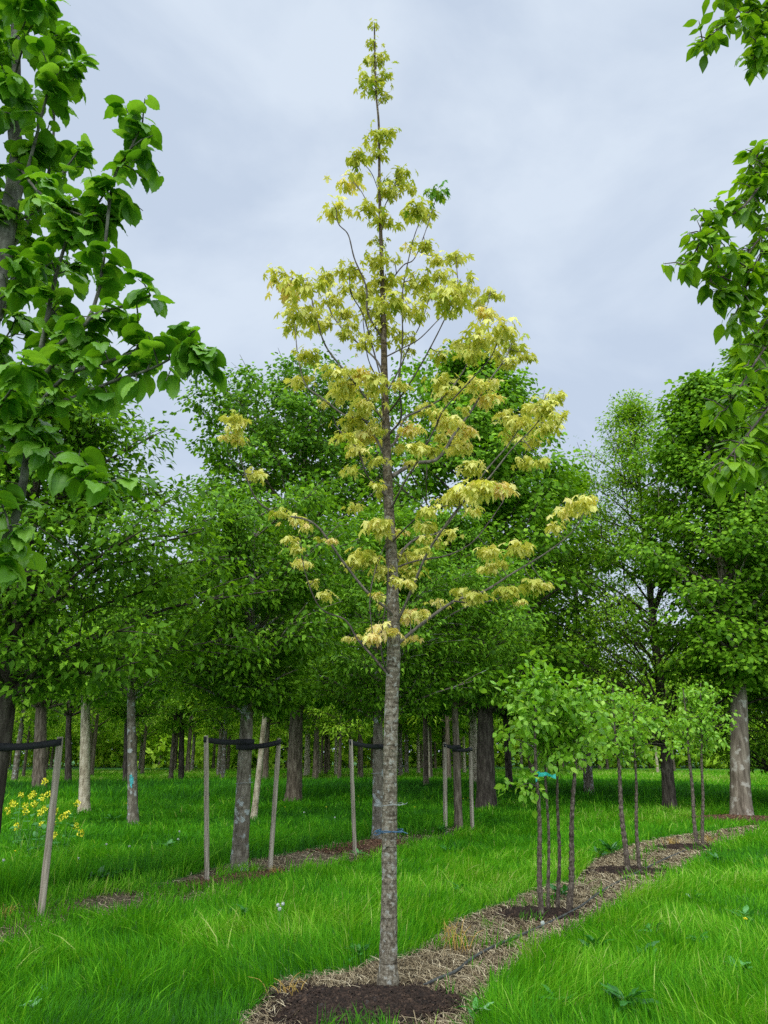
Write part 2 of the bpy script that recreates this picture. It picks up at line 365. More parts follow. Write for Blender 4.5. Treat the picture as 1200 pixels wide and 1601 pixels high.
# dry straw strip along the first row (continues towards the camera) and along the second row
S1_up = [(330, 1800), (365, 1640), (385, 1590), (440, 1535), (540, 1522), (655, 1490), (700, 1449), (785, 1413), (850, 1393), (895, 1378), (930, 1345), (1000, 1318), (1060, 1308), (1120, 1301), (1190, 1290)]
S1_lo = [(1190, 1302), (1120, 1326), (1065, 1362), (1000, 1400), (905, 1450), (830, 1500), (765, 1560), (712, 1640), (700, 1800), (500, 2000), (330, 2000)]
strip1 = wob([G(*p)[:2] for p in S1_up+S1_lo], 0.035, 3, 4)
S2_up = [(-150, 1480), (0, 1420), (230, 1392), (320, 1362), (400, 1345), (480, 1330), (560, 1310), (650, 1300), (720, 1292)]
S2_lo = [(720, 1306), (645, 1326), (560, 1352), (480, 1360), (425, 1376), (330, 1408), (235, 1418), (30, 1470), (-150, 1540)]
strip2 = wob([G(*p)[:2] for p in S2_up+S2_lo], 0.04, 4, 4)
for nm, st in (('straw_ground', strip1), ('straw_ground', strip2)):
    o = ground_patch(nm, world=st, z=0.004, mat=M['strawbed']); o['kind'] = 'structure'

def chips(center, rx, ry, rot, n, matn, label, hump=0.05, csize=(0.006, 0.022), tb=0.0, seed=0):
    """a low irregular mound of mulch with loose chips"""
    r = np.random.default_rng(seed+50); b = Buf()
    nr, na = 10, 40
    th = np.linspace(0, 2*math.pi, na, endpoint=False)
    edge = 1+0.15*np.sin(3*th+seed)+0.10*np.sin(5*th+3*seed)+0.07*np.sin(8*th+2*seed)+r.normal(0, .05, na)
    c, s = math.cos(rot), math.sin(rot)
    V = [[0, 0, hump]]
    for i in range(1, nr+1):
        q = i/nr
        for j in range(na):
            X = rx*q*edge[j]*math.cos(th[j]); Y = ry*q*edge[j]*math.sin(th[j])
            V.append([X*c-Y*s, X*s+Y*c, hump*(1-q*q)+0.008+(r.normal(0, .006) if i < nr else -0.01)])
    Fc3 = [[0, 1+j, 1+(j+1) % na] for j in range(na)]
    Fc4 = []
    for i in range(nr-1):
        for j in range(na):
            a = 1+i*na+j; a2 = 1+i*na+(j+1) % na
            Fc4.append([a, a+na, a2+na, a2])
    b.add(V, np.array(Fc3), 0.2); b.n -= len(V); b.v.pop(); b.a.pop(); b.add(V, np.array(Fc4), 0.2)
    o = b.build('mulch', M['soil'] if matn == 'chips' else M['redsoil'], loc=(center[0], center[1], 0.0))
    tag(o, label, 'mulch', kind='stuff')
    # chips
    q = np.sqrt(r.random(n))*1.06; a = r.random(n)*2*math.pi
    ed = np.interp(a, th, edge)
    X = rx*q*ed*np.cos(a); Y = ry*q*ed*np.sin(a)
    q2 = np.where(r.random(n) < .12, 1.25, 1.0); X = X*q2; Y = Y*q2; pos = np.column_stack([X*c-Y*s, X*s+Y*c, np.maximum(hump*(1-q*q), 0)+0.012])
    d = r.normal(0, 1, (n, 3)); d[:, 2] *= .35; nn = r.normal(0, .35, (n, 3)); nn[:, 2] += 1
    tv = np.array([[-.25, -.5, 0], [.25, -.5, 0], [.2, .5, 0], [-.2, .5, 0], [-.22, -.4, .25], [.2, -.4, .2], [.15, .45, .2], [-.15, .4, .25]])
    tf = np.array([[4, 5, 6, 7], [0, 1, 5, 4], [1, 2, 6, 5], [2, 3, 7, 6], [3, 0, 4, 7]])
    Vv, Ff, T = scatter(tv, tf, pos, d, nn, r.uniform(csize[0], csize[1], n)*1.5, np.clip(r.beta(1.6, 3, n)+tb, 0, 1))
    ch = mesh('loose_chips', Vv, Ff, M[matn], o, False, {'tint': T}); ch['kind'] = 'stuff'
    return o
RD = math.atan2(2.6, 1.75)
mc = G(572, 1578)
chips((mc[0], mc[1]), 0.66, 0.50, 0.25, 11000, 'chips', 'dark brown wood chip mulch around the foot of the yellow maple', 0.05, seed=1)
c1 = G(838, 1432); c2 = G(980, 1364); c3 = G(1078, 1327); cI = G(1150, 1283); cC = G(372, 1378); cD = G(580, 1328)
chips(c1[:2], 0.50, 0.34, 0.3, 3500, 'chips', 'dark compost patch under the four nearest slim saplings', 0.03, (0.008, 0.025), seed=2)
chips(c2[:2], 0.62, 0.42, 0.1, 2500, 'chips', 'dark compost patch under the middle pair of saplings', 0.03, (0.01, 0.03), seed=3)
chips(c3[:2], 0.75, 0.5, 0.1, 2000, 'chips', 'dark compost patch under the farthest pair of saplings', 0.03, (0.01, 0.03), seed=4)
chips(cI[:2], 1.3, 1.0, 0.1, 2500, 'redchips', 'reddish bark mulch round the thick weathered trunk at right', 0.10, (0.015, 0.04), seed=5)
chips(cC[:2], 0.8, 0.5, 0.9, 3000, 'redchips', 'brown bark mulch between the two stakes beside the lichen spotted trunk', 0.05, (0.01, 0.03), 0.0, seed=6)
chips(cD[:2], 0.85, 0.6, 0.9, 3000, 'redchips', 'red brown bark mulch at the foot of the staked tree behind the maple', 0.12, (0.012, 0.035), 0.05, seed=7)

def strands(name, poly, n, lo, hi, label, seed, zmax=0.03, wd=0.0016, tlo=.2):
    r = np.random.default_rng(seed); pts = np.array(poly); mn = pts.min(0); mxx = pts.max(0)
    xy = np.empty((0, 2))
    while len(xy) < n:
        q = mn+(mxx-mn)*r.random((n*2, 2)); q = q[inpoly(q[:, 0], q[:, 1], poly)]
        dist = q[:, 1]; keep = r.random(len(q)) < np.clip((6.5/np.maximum(dist, 1))**1.5, 0, 1)
        xy = np.vstack([xy, q[keep]])
    xy = xy[:n]; dist = xy[:, 1]
    a = r.normal(RD, 0.9, n); ln = r.uniform(lo, hi, n)
    w_ = wd*np.clip(dist/6, 1, 3)*r.uniform(.6, 1.5, n)
    bend = r.normal(0, .17, n)
    V = np.zeros((n, 8, 3)); z0 = r.uniform(0.008, zmax, n); arch = np.abs(r.normal(0, .014, n))
    for k, s in enumerate((-.5, -.17, .17, .5)):
        ang = a+bend*s*2
        cx = xy[:, 0]+np.cos(ang)*ln*s; cy = xy[:, 1]+np.sin(ang)*ln*s
        z = z0+arch*(1-4*s*s)
        V[:, 2*k] = np.column_stack([cx-np.sin(ang)*w_, cy+np.cos(ang)*w_, z]); V[:, 2*k+1] = np.column_stack([cx+np.sin(ang)*w_, cy-np.cos(ang)*w_, z+w_*.6])
    tf = np.array([[0, 1, 3, 2], [2, 3, 5, 4], [4, 5, 7, 6]])
    Ff = (tf[None]+(np.arange(n)*8)[:, None, None]).reshape(-1, 4)
    t = np.repeat(np.clip(r.normal(.66, .27, n), tlo*.3, 1), 8)
    o = mesh(name, V.reshape(-1, 3), Ff, M['straw'], None, False, {'tint': t}); tag(o, label, 'straw', kind='stuff')
    return o
mul_zones = [(mc, 0.66, 0.50, .25), (c1, .5, .34, .3), (c2, .62, .42, .1), (c3, .75, .5, .1)]
# straw lies on the strip but only thinly on the compost: remove part of the strip polygons by masking
def zone_mask(x, y):
    m = np.zeros(x.shape, bool)
    for c, rx, ry, ro in mul_zones:
        dx = x-c[0]; dy = y-c[1]; X = dx*math.cos(ro)+dy*math.sin(ro); Y = -dx*math.sin(ro)+dy*math.cos(ro)
        m |= (X/rx)**2+(Y/ry)**2 < .30+.85*vnoise(x, y, .16, 31)
    return m
_inpoly = inpoly
def inpoly(x, y, poly):
    m = _inpoly(x, y, poly)
    if poly is strip1: m &= ~(zone_mask(x, y) & (np.random.default_rng(3).random(x.shape) < 0.95))
    return m
strands('dry_straw', strip1, 24000, .05, .28, 'flattened pale dry straw covering the strip along the maple and saplings', 11)
strands('dry_straw', strip2, 5000, .08, .3, 'dry straw and dead grass along the staked tree row', 12, tlo=0)
inpoly = _inpoly

# ------------------------------------------------------------------ grass
def grass(nb):
    r = np.random.default_rng(21)
    # radial distribution, density falling with distance
    rmin, rmax = 2.6, 75.0
    u = r.random(nb); pw = -0.55
    k = pw+1
    rad = (rmin**k+u*(rmax**k-rmin**k))**(1/k)
    # denser near
    ang = r.uniform(-0.74, 0.74, nb)
    x = rad*np.sin(ang); y = rad*np.cos(ang)
    in1 = inpoly(x, y, strip1); in2 = inpoly(x, y, strip2)
    keep = ~(in1 | in2)
    # stray tufts inside the strips
    keep |= in1 & (vnoise(x, y, .35, 5) > 0.80) & (r.random(nb) < .5) & ~zone_mask(x, y)
    keep |= in2 & (vnoise(x, y, .5, 6) > 0.66) & (r.random(nb) < .6)
    cIx = (x-cI[0])**2/1.3+(y-cI[1])**2/1.0 < 0.85
    keep &= ~cIx
    x, y, rad = x[keep], y[keep], rad[keep]; n = len(x)
    sc = np.clip(rad/6.0, .8, 9)
    n1 = vnoise(x, y, 1.3, 1); n2 = vnoise(x, y, .38, 2); n3 = vnoise(x, y, 5, 3); n4 = vnoise(x, y, .16, 8)
    h = (0.060+0.07*n1+0.095*n2+0.05*n4)*r.uniform(.6, 1.3, n)
    long_ = r.random(n) < .03; h[long_] *= r.uniform(1.15, 1.5, long_.sum())
    # taller, rank growth beyond the second row and next to the strips
    row2 = G(373, 1360); dirx, diry = 2.0/3.28, 2.6/3.28
    side = (x-row2[0])*(-diry)+(y-row2[1])*dirx         # >0 = behind / left of row two
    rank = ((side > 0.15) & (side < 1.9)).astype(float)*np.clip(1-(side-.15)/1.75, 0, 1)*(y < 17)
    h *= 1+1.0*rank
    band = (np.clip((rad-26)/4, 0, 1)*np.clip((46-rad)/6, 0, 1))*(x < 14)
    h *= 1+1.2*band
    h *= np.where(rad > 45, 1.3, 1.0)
    nearedge = 1.0
    wd = 0.0026*sc**0.90*r.uniform(.6, 1.4, n)*(1+.45*long_)
    az = (vnoise(x, y, .55, 9)*2.2+vnoise(x, y, 2.5, 10)*2.0)*math.pi + r.normal(0, .75, n)
    lean = np.abs(r.normal(.33, .24, n))*(0.7+.9*n2)
    lean = np.clip(lean, 0, 1.15)
    dx, dy = np.cos(az), np.sin(az)
    # blade faces roughly any way
    fa = r.uniform(0, math.pi, n); wx, wy = np.cos(fa), np.sin(fa)
    V = np.zeros((n, 7, 3)); base = np.column_stack([x, y, np.full(n, -0.004)])
    lv = [0, .4, .75, 1.0]; ww = [.8, 1.0, .7, 0]
    for kx, (s, q) in enumerate(zip(lv, ww)):
        off = lean*s*s*h; zz = h*s*(1-.38*lean*s)
        cx = x+dx*off*1.25; cy = y+dy*off*1.25
        if kx < 3:
            V[:, 2*kx] = np.column_stack([cx-wx*wd*q, cy-wy*wd*q, zz-.004]); V[:, 2*kx+1] = np.column_stack([cx+wx*wd*q, cy+wy*wd*q, zz-.004])
        else:
            V[:, 6] = np.column_stack([cx, cy, zz-.004])
    tf = np.array([[0, 1, 3], [0, 3, 2], [2, 3, 5], [2, 5, 4], [4, 5, 6]])
    Ff = (tf[None]+(np.arange(n)*7)[:, None, None]).reshape(-1, 3)
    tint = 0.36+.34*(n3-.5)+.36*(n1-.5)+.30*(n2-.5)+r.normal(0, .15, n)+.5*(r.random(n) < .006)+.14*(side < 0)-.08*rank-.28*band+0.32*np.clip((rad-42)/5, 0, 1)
    tint[long_] += .22
    T = np.repeat(np.clip(tint, 0.0, 1), 7)
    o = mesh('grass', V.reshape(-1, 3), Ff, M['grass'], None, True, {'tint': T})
    tag(o, 'lush bright green meadow grass between the rows of trees', 'grass', kind='stuff')
grass(760000)

# ------------------------------------------------------------------ trees
def path_radii(r0, r1, n, p=1.0): return r1+(r0-r1)*(1-np.linspace(0, 1, n))**p

SHAPES = {
    'egg': lambda t: np.interp(t, [0, .12, .35, .65, .88, 1], [.55, .85, 1, .82, .42, .06]),
    'round': lambda t: np.interp(t, [0, .12, .5, .85, 1], [.5, .85, 1, .75, .2]),
    'flat': lambda t: np.interp(t, [0, .08, .3, .8, .94, 1], [.45, .8, 1, .98, .82, .45]),
    'cone': lambda t: np.interp(t, [0, .08, .25, .6, 1], [.75, 1, .95, .55, .03]),
    'col': lambda t: np.interp(t, [0, .15, .6, .9, 1], [.6, 1, .9, .5, .1]),
}
def grow_tree(name, label, cat, loc, H, base, R, tr, shape='egg', leaf=T_SIMPLE, lmat='mid', bark='darkbark', nl=46, ns=6, nc=5, per=12, lsize=0.1, seed=0, group=None, droop=.5, up=.55, lean=(0, 0), gap=0.0, spread=.22, tintb=0.0, nside=10, hole=None, leaders=0):
    r = np.random.default_rng(seed+900)
    root = thing(name, label, cat, loc, group)
    b = Buf()
    # trunk
    zs = np.array([-.1, .0, .12, .35, .8, 1.5, base, base+(H-base)*.3, base+(H-base)*.6, H*.97])
    zs = np.sort(zs); n = len(zs)
    wx = np.cumsum(r.normal(0, .005*H/6, n))*np.linspace(0, 1, n)+lean[0]*np.minimum(zs, base); wy = np.cumsum(r.normal(0, .006*H/6, n))*np.linspace(0, 1, n)+lean[1]*np.minimum(zs, base)
    pts = np.column_stack([wx, wy, zs])
    rr = tr*np.interp(zs, [-.1, 0, .12, .4, base, H], [1.5, 1.38, 1.15, 1.0, .78, .06])
    tp = smoothpath(pts, 40)
    tube(b, tp, np.interp(tp[:, 2], zs, rr), nside, True, .04, seed)
    trunk = b.build('trunk', M[bark], root)
    def axis(z): return np.array([np.interp(z, tp[:, 2], tp[:, 0]), np.interp(z, tp[:, 2], tp[:, 1]), z])
    bb = Buf(); cents = []; outs = []
    S = SHAPES[shape]
    for i in range(nl):
        t = (i+.5+r.normal(0, .3))/nl; t = min(max(t, .01), .99); t = t**.9
        az = i*2.39996+r.normal(0, .35)
        rad = R*float(S(t))*r.uniform(.62, 1.12)*(1+.16*math.sin(az*2+seed)+.10*math.sin(az*5+t*9+seed*2))
        zt = base+(H-base)*t
        z0 = max(base*.92, zt-rad*up*r.uniform(.7, 1.2)); 
        if z0 > H*.93: z0 = H*.93
        a = axis(z0); ex = a+np.array([math.cos(az)*rad, math.sin(az)*rad, 0]); ex[2] = zt
        m1 = a+(ex-a)*.5; m1[2] += -(0.06)*rad*r.uniform(-1, 1)+.06*rad
        pth = smoothpath([a, m1, ex], 8)
        tube(bb, pth, path_radii(max(.012, tr*.30*(1-t*.6)), .006, 8), 5, False)
        ln = np.linalg.norm(ex-a)
        for s_ in range(ns):
            q = r.uniform(.25, 1.0); p0 = pth[int(q*7)]
            sa = az+r.normal(0, .9); sl = ln*r.uniform(.22, .42)*(1.25-q*.6)+.12
            d = np.array([math.cos(sa), math.sin(sa), r.uniform(-.15, .8)]); p1 = p0+nrm(d)*sl
            # keep in the envelope
            tt = (p1[2]-base)/(H-base)
            if tt > 1.02 or tt < -.06: p1[2] = min(max(p1[2], base-.1), H)
            tube(bb, smoothpath([p0, (p0+p1)/2+[0, 0, .04*sl], p1], 4), [.010, .008, .006, .004], 3, False)
            for c_ in range(nc):
                cc = p0+(p1-p0)*r.uniform(.25, 1.0)+r.normal(0, .05*sl+.02, 3)
                if hole is not None and r.random() < hole: continue
                cents.append(cc); outs.append(nrm(cc-axis(min(max(cc[2]-.3*R, 0), H))))
    for k in range(leaders):       # upright leading shoots that break the outline of the crown top
        az = r.uniform(0, 2*math.pi); t = r.uniform(.55, .98); rd = R*float(S(t))*r.uniform(.2, .95)
        p0 = axis(base+(H-base)*t*.9)+np.array([math.cos(az)*rd, math.sin(az)*rd, 0]); hh = (H-base)*r.uniform(.10, .2); p1 = p0+np.array([math.cos(az)*hh*.25, math.sin(az)*hh*.25, hh])
        tube(bb, smoothpath([p0-[0, 0, hh*.6], p0, p1], 6), path_radii(.02, .005, 6), 4, False)
        for q in np.linspace(0, 1, int(6+nc)): cents.append(p0+(p1-p0)*q+r.normal(0, .07, 3)*(1.4-q)*2); outs.append(np.array([0, 0, .2]))
    bb.build('branches', M[bark], root)
    cents = np.array(cents); outs = np.array(outs)
    if gap:
        keep = r.random(len(cents)) > gap*(vnoise(cents[:, 0]*1.0+cents[:, 2]*.7, cents[:, 1]+cents[:, 2]*.5, R*.35, seed) > .5)
        cents = cents[keep]; outs = outs[keep]
    n = len(cents); ct = r.normal(0, .13, n)
    idx = np.repeat(np.arange(n), per); N_ = len(idx)
    off = np.clip(r.normal(0, 1, (N_, 3)), -1.5, 1.5)*spread*np.array([1, 1, .42])
    pos = cents[idx]+off
    d = nrm(off)*.8+outs[idx]*.5+np.array([0, 0, -droop])+r.normal(0, .35, (N_, 3))
    nn = np.array([0, 0, 1.0])+outs[idx]*.35+r.normal(0, .38, (N_, 3))
    V, Ff, T = scatter(leaf[0], leaf[1], pos, d, nn, lsize*r.uniform(.6, 1.25, N_), np.clip(.45+tintb+ct[idx]+r.normal(0, .21, N_), 0, 1))
    mesh('crown', V, Ff, M[lmat], root, False, {'tint': T})
    return root

# --- the yellow maple, traced branch by branch in depth
def maple():
    base = G(606, 1549); Yb = base[1]
    root = thing('maple_tree', 'slender young maple with yellow green drooping leaves standing in the dark mulch', 'tree', base)
    tr = [(606, 1549), (607, 1480), (608, 1400), (609, 1250), (612, 1100), (615, 1020), (613, 900), (608, 800), (604, 700), (601, 600), (599, 500), (596, 400), (593, 300), (592, 200), (588, 150), (586, 100), (585, 42)]
    wpx = [37, 27, 24.5, 23.5, 22, 21, 18, 16, 13.5, 11, 8.5, 6, 4.5, 3.6, 3.0, 2.6, 2.2]
    pts = np.array([P(a, c, Yb) for a, c in tr]); pts[0][2] = -.05
    rad = []
    for (a, c), w_, p in zip(tr, wpx, pts):
        depth = Yb*cp+(p[2]-CAMZ)*sp; rad.append(w_/F*depth/2)
    sp_ = smoothpath(pts, 150); rs = np.interp(sp_[:, 2], pts[:, 2], rad)
    r = np.random.default_rng(5)
    rings = 1+0.035*np.sin(sp_[:, 2]*17+np.sin(sp_[:, 2]*7)*2)*(sp_[:, 2] < 3.2)+.02*r.normal(0, 1, 150)
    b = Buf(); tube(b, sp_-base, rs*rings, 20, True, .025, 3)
    # root flare bumps & branch scars
    for zz, aa in ((.55, -1.3), (.95, -1.9), (1.25, -1.5), (1.48, -1.7), (1.62, -1.2), (1.9, -2.0), (2.25, -1.4)):
        p = np.array([np.interp(zz, sp_[:, 2], sp_[:, 0]), Yb, zz])-base; rr_ = np.interp(zz, sp_[:, 2], rs)
        o_ = p+np.array([math.cos(aa), math.sin(aa), 0])*rr_*.9
        tube(b, [o_-np.array([math.cos(aa), math.sin(aa), 0])*.02, o_+np.array([math.cos(aa), math.sin(aa), 0])*.012], [.026, .014], 9, True)
    TB = b
    tz = sp_[:, 2]
    def onT(py):   # point on trunk axis near a pixel row
        i = np.argmin([abs(proj(q)[1]-py) for q in sp_]); return sp_[i]
    B = [  # (pixel polyline, depth offset at the tip, start radius in mm)
     ([(617, 1010), (660, 975), (710, 940), (755, 925), (800, 897), (860, 860), (900, 825), (918, 788)], .5, 15),
     ([(615, 985), (640, 930), (665, 870), (690, 830), (720, 790), (760, 752), (800, 702), (832, 670), (855, 640)], -.7, 12),
     ([(612, 745), (646, 725), (684, 717), (713, 674), (738, 640), (765, 595), (790, 560), (800, 535)], .6, 20),
     ([(609, 800), (631, 756), (655, 717), (680, 669), (694, 640), (738, 592), (767, 558), (785, 515)], -.8, 9),
     ([(606, 680), (624, 660), (627, 640), (624, 597), (629, 529), (629, 457), (644, 382), (656, 345)], -.4, 10),
     ([(606, 700), (618, 690), (632, 655), (660, 640), (699, 615), (735, 560), (755, 500), (767, 455)], .8, 14),
     ([(603, 650), (622, 626), (651, 582), (680, 529), (700, 487), (716, 445)], -.5, 9),
     ([(601, 620), (625, 575), (640, 540), (660, 500), (675, 450)], .5, 8),
     ([(599, 560), (628, 545), (655, 530), (685, 500), (705, 480)], .3, 7),
     ([(611, 900), (630, 860), (655, 840), (689, 830), (728, 780), (760, 735), (796, 693), (832, 640), (865, 615)], .7, 13),
     ([(612, 890), (650, 877), (700, 868), (738, 848), (765, 815), (786, 785)], .2, 8),
     ([(597, 480), (612, 440), (630, 415), (647, 405), (662, 370), (680, 315)], .4, 8),
     ([(710, 940), (745, 943), (780, 935), (800, 920)], .3, 7),
     ([(598, 530), (575, 490), (572, 448), (554, 405), (544, 367), (529, 350), (525, 325)], -.3, 10),
     ([(600, 600), (588, 563), (535, 514), (512, 476), (508, 435)], .5, 11),
     ([(600, 610), (570, 500), (550, 461), (545, 425)], -.5, 7),
     ([(602, 660), (570, 620), (549, 592), (510, 543), (494, 495), (479, 450), (437, 425)], -.5, 12),
     ([(604, 720), (573, 660), (540, 650), (500, 620), (477, 601), (466, 560), (462, 524), (460, 490)], .6, 12),
     ([(606, 780), (590, 760), (573, 742), (559, 703), (530, 674), (520, 650)], -.4, 9),
     ([(612, 965), (607, 954), (573, 925), (535, 877), (491, 819), (438, 804), (404, 785), (385, 747), (372, 700), (368, 655)], -.5, 13),
     ([(611, 1060), (583, 1027), (559, 1000), (539, 969), (500, 950), (477, 896), (470, 850)], .4, 10),
     ([(610, 1060), (598, 1030), (596, 990), (605, 930), (607, 860)], -.45, 7),
     ([(608, 840), (590, 880), (578, 935), (583, 1003)], -.3, 5),
     ([(594, 350), (580, 330), (565, 300), (552, 285)], .2, 5),
     ([(592, 300), (580, 270), (562, 250)], -.2, 4),
     ([(593, 340), (612, 300), (628, 275)], .2, 5),
     ([(602, 640), (593, 600), (575, 560), (567, 500)], -.7, 6),
     ([(610, 850), (640, 820), (665, 800), (700, 790)], -.7, 7),
    ]
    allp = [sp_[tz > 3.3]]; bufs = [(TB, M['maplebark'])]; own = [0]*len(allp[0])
    for pl, dy, r0 in B:
        n = len(pl); q = []
        st = allp[0]
        for i, (a, c) in enumerate(pl):
            q.append(P(a, c, Yb+dy*(i/(n-1))**0.8 if i else Yb))
        pth = smoothpath(q, 6*n); rad_ = path_radii(r0/1000, .0035, len(pth), 1.0)
        # sprouting stubs give knots
        b = Buf(); tube(b, pth-base, rad_*(1+.1*np.sin(np.arange(len(pth))*2.1)), 7, True)
        bufs.append((b, M['twig'] if r0 < 11 else M['limbbark']))
        allp.append(pth[4:]); own += [len(bufs)-1]*len(pth[4:])
    AP = np.vstack(allp)
    proj_all = np.array([proj(p) for p in AP])
    clusters = """585,38,12 583,68,15 590,92,20 577,100,16 600,120,20 573,130,20 588,140,18 603,150,10 595,215,24 612,205,12 560,250,24 590,240,18 622,275,26 548,285,24 605,295,20 632,292,16 523,328,24 575,330,20 603,345,22 590,378,14 650,325,24 682,302,20 668,335,18 638,338,14 665,385,20 682,405,18 712,402,18 590,405,22 547,425,20 545,450,14 573,462,28 600,440,22
435,430,18 450,455,22 478,447,24 512,438,22 520,470,18 470,490,26 500,505,20 455,510,16 535,492,18 542,520,16 590,492,26 615,470,24 600,522,26 650,440,26 640,482,18 672,460,22 720,450,30 700,470,26 690,430,16 742,475,14 655,495,14 767,462,16 760,492,20 782,520,26 750,530,26 800,540,20 822,555,16 792,568,16 735,555,18 720,538,16 690,555,16
478,555,20 520,580,18 472,595,16 540,605,24 562,585,20 582,600,20 530,618,20 505,630,8 570,635,20 550,660,24 572,682,22 540,682,16 590,665,14 557,705,16 590,720,14 548,735,14 692,600,22 702,612,16 745,600,20 762,622,18 772,598,12 700,660,18 692,682,14 722,675,22 715,700,18 737,730,18 675,702,16 640,672,18 652,700,16 625,702,12 640,722,10
790,650,14 810,660,24 842,640,24 852,665,22 865,620,18 832,692,16 820,722,14 847,720,11 800,682,14 872,650,12
718,772,24 748,765,28 786,765,20 700,782,16 738,798,14 670,800,16 665,822,16 702,832,14 688,850,8 668,842,14 600,770,14 555,793,13 593,825,24 622,832,12 570,870,24 555,882,14 597,892,18 632,870,24 645,892,18 640,912,14 615,905,12 660,860,12 592,930,10 640,962,20 660,960,10 598,985,22 582,995,12 622,1002,12 558,995,9 540,998,7 645,997,12 597,945,8
400,742,16 367,655,17 360,682,14 376,688,11 370,670,13 440,803,14 463,812,15 480,822,10 463,858,15 472,880,14 455,843,12 510,930,14 490,910,9 517,845,8 500,843,7
907,788,22 890,800,17 870,825,15 922,778,10 765,860,18 770,887,16 812,858,22 780,880,12 740,930,18 718,925,12 790,925,18 832,915,18 852,915,12 812,940,8 735,942,7"""
    r = np.random.default_rng(17)
    pos = []; D = []; NN = []; SC = []; TT = []
    items = clusters.split()
    for q in range(70):
        k = r.integers(0, len(AP)); px_, py_ = proj_all[k]
        if 205 < py_ < 720 and r.random() < (.22 if py_ < 400 else .55 if py_ < 560 else .35): items.append('%.0f,%.0f,%.0f' % (px_+r.normal(0, 9), py_+r.normal(-4, 6), r.uniform(9, 15)))
        elif 720 < py_ < 1000 and 560 < px_ < 700 and r.random() < .25: items.append('%.0f,%.0f,%.0f' % (px_+r.normal(0, 9), py_+r.normal(-4, 6), r.uniform(9, 13)))
    for item in items:
        cx, cy, cr = map(float, item.split(',')); cr *= 1.05 if cy > 420 else (.78 if cy < 160 else .90)
        dd = np.hypot(proj_all[:, 0]-cx, proj_all[:, 1]-cy)
        near = np.argsort(dd)[:25]; j = near[r.integers(0, 8)] if dd[near[7]] < 30 else near[0]
        an = AP[j]; Yc = an[1]+r.normal(0, .16)*(1 if cy > 200 else .3)
        c = P(cx, cy-cr*.35, Yc); depth = Yc*cp+(c[2]-CAMZ)*sp; R = cr/F*depth
        tube(bufs[own[j]][0], smoothpath([an-base, (an+c)/2-base+[0, 0, -.02], c-base], 5), [.005, .0042, .0036, .003, .0025], 4, False)
        n = int(np.clip(6+cr*1.45, 9, 48))
        green = False
        tint0 = (.42 if cy < 330 else .46)+r.normal(0, .045)  # backlit look of the upper clusters put into a darker tint
        if cy > 560: tint0 = .54+r.normal(0, .06)
        if r.random() < .09: tint0 += r.uniform(.10, .26)
        if cy > 925 and 530 < cx < 690 or item in ('463,812,15', '480,822,10', '517,845,8', '735,942,7', '558,995,9', '540,998,7'): tint0 = .70+r.normal(0, .06)
        if item == '682,302,20': green = True; tint0 = .1
        if green: tint0 = .12
        for k in range(n):
            az = r.uniform(0, 2*math.pi) if n < 7 else 2*math.pi*k/n*2.6+r.normal(0, .3)
            lvl = r.random()
            dr = np.array([math.cos(az), math.sin(az), -r.uniform(.2, 1.0)-(.5 if lvl < .3 else 0)])
            st = c+np.array([r.normal(0, .46*R), r.normal(0, .46*R), r.uniform(-.45, .25)*R])
            pos.append(st); D.append(dr); NN.append(np.array([math.cos(az)*.8, math.sin(az)*.8, 1.0])+r.normal(0, .25, 3))
            SC.append(R*r.uniform(.48, .70) if R > .06 else R*.8); TT.append(np.clip(tint0+r.normal(0, .085), 0, 1))
    V, Ff, T = scatter(T_MAPLE[0], T_MAPLE[1], np.array(pos)-base, np.array(D), np.array(NN), np.clip(np.array(SC), .030, .072), np.array(TT))
    mesh('crown', V, Ff, M['maple'], root, False, {'tint': T})
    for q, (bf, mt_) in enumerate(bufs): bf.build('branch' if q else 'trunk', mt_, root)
    return root
def proj(p):
    d = np.asarray(p)-np.array([0, 0, CAMZ]); z = d[1]*cp+d[2]*sp; v = -d[1]*sp+d[2]*cp
    return (600+d[0]/z*F, 800.5-v/z*F)
M['limbbark'] = bark_mat('limb_bark', (0.06, 0.05, 0.04), (0.13, 0.11, 0.085), (0.23, 0.20, 0.16), 24, 0.3, 0.4, 0.6)
maple()

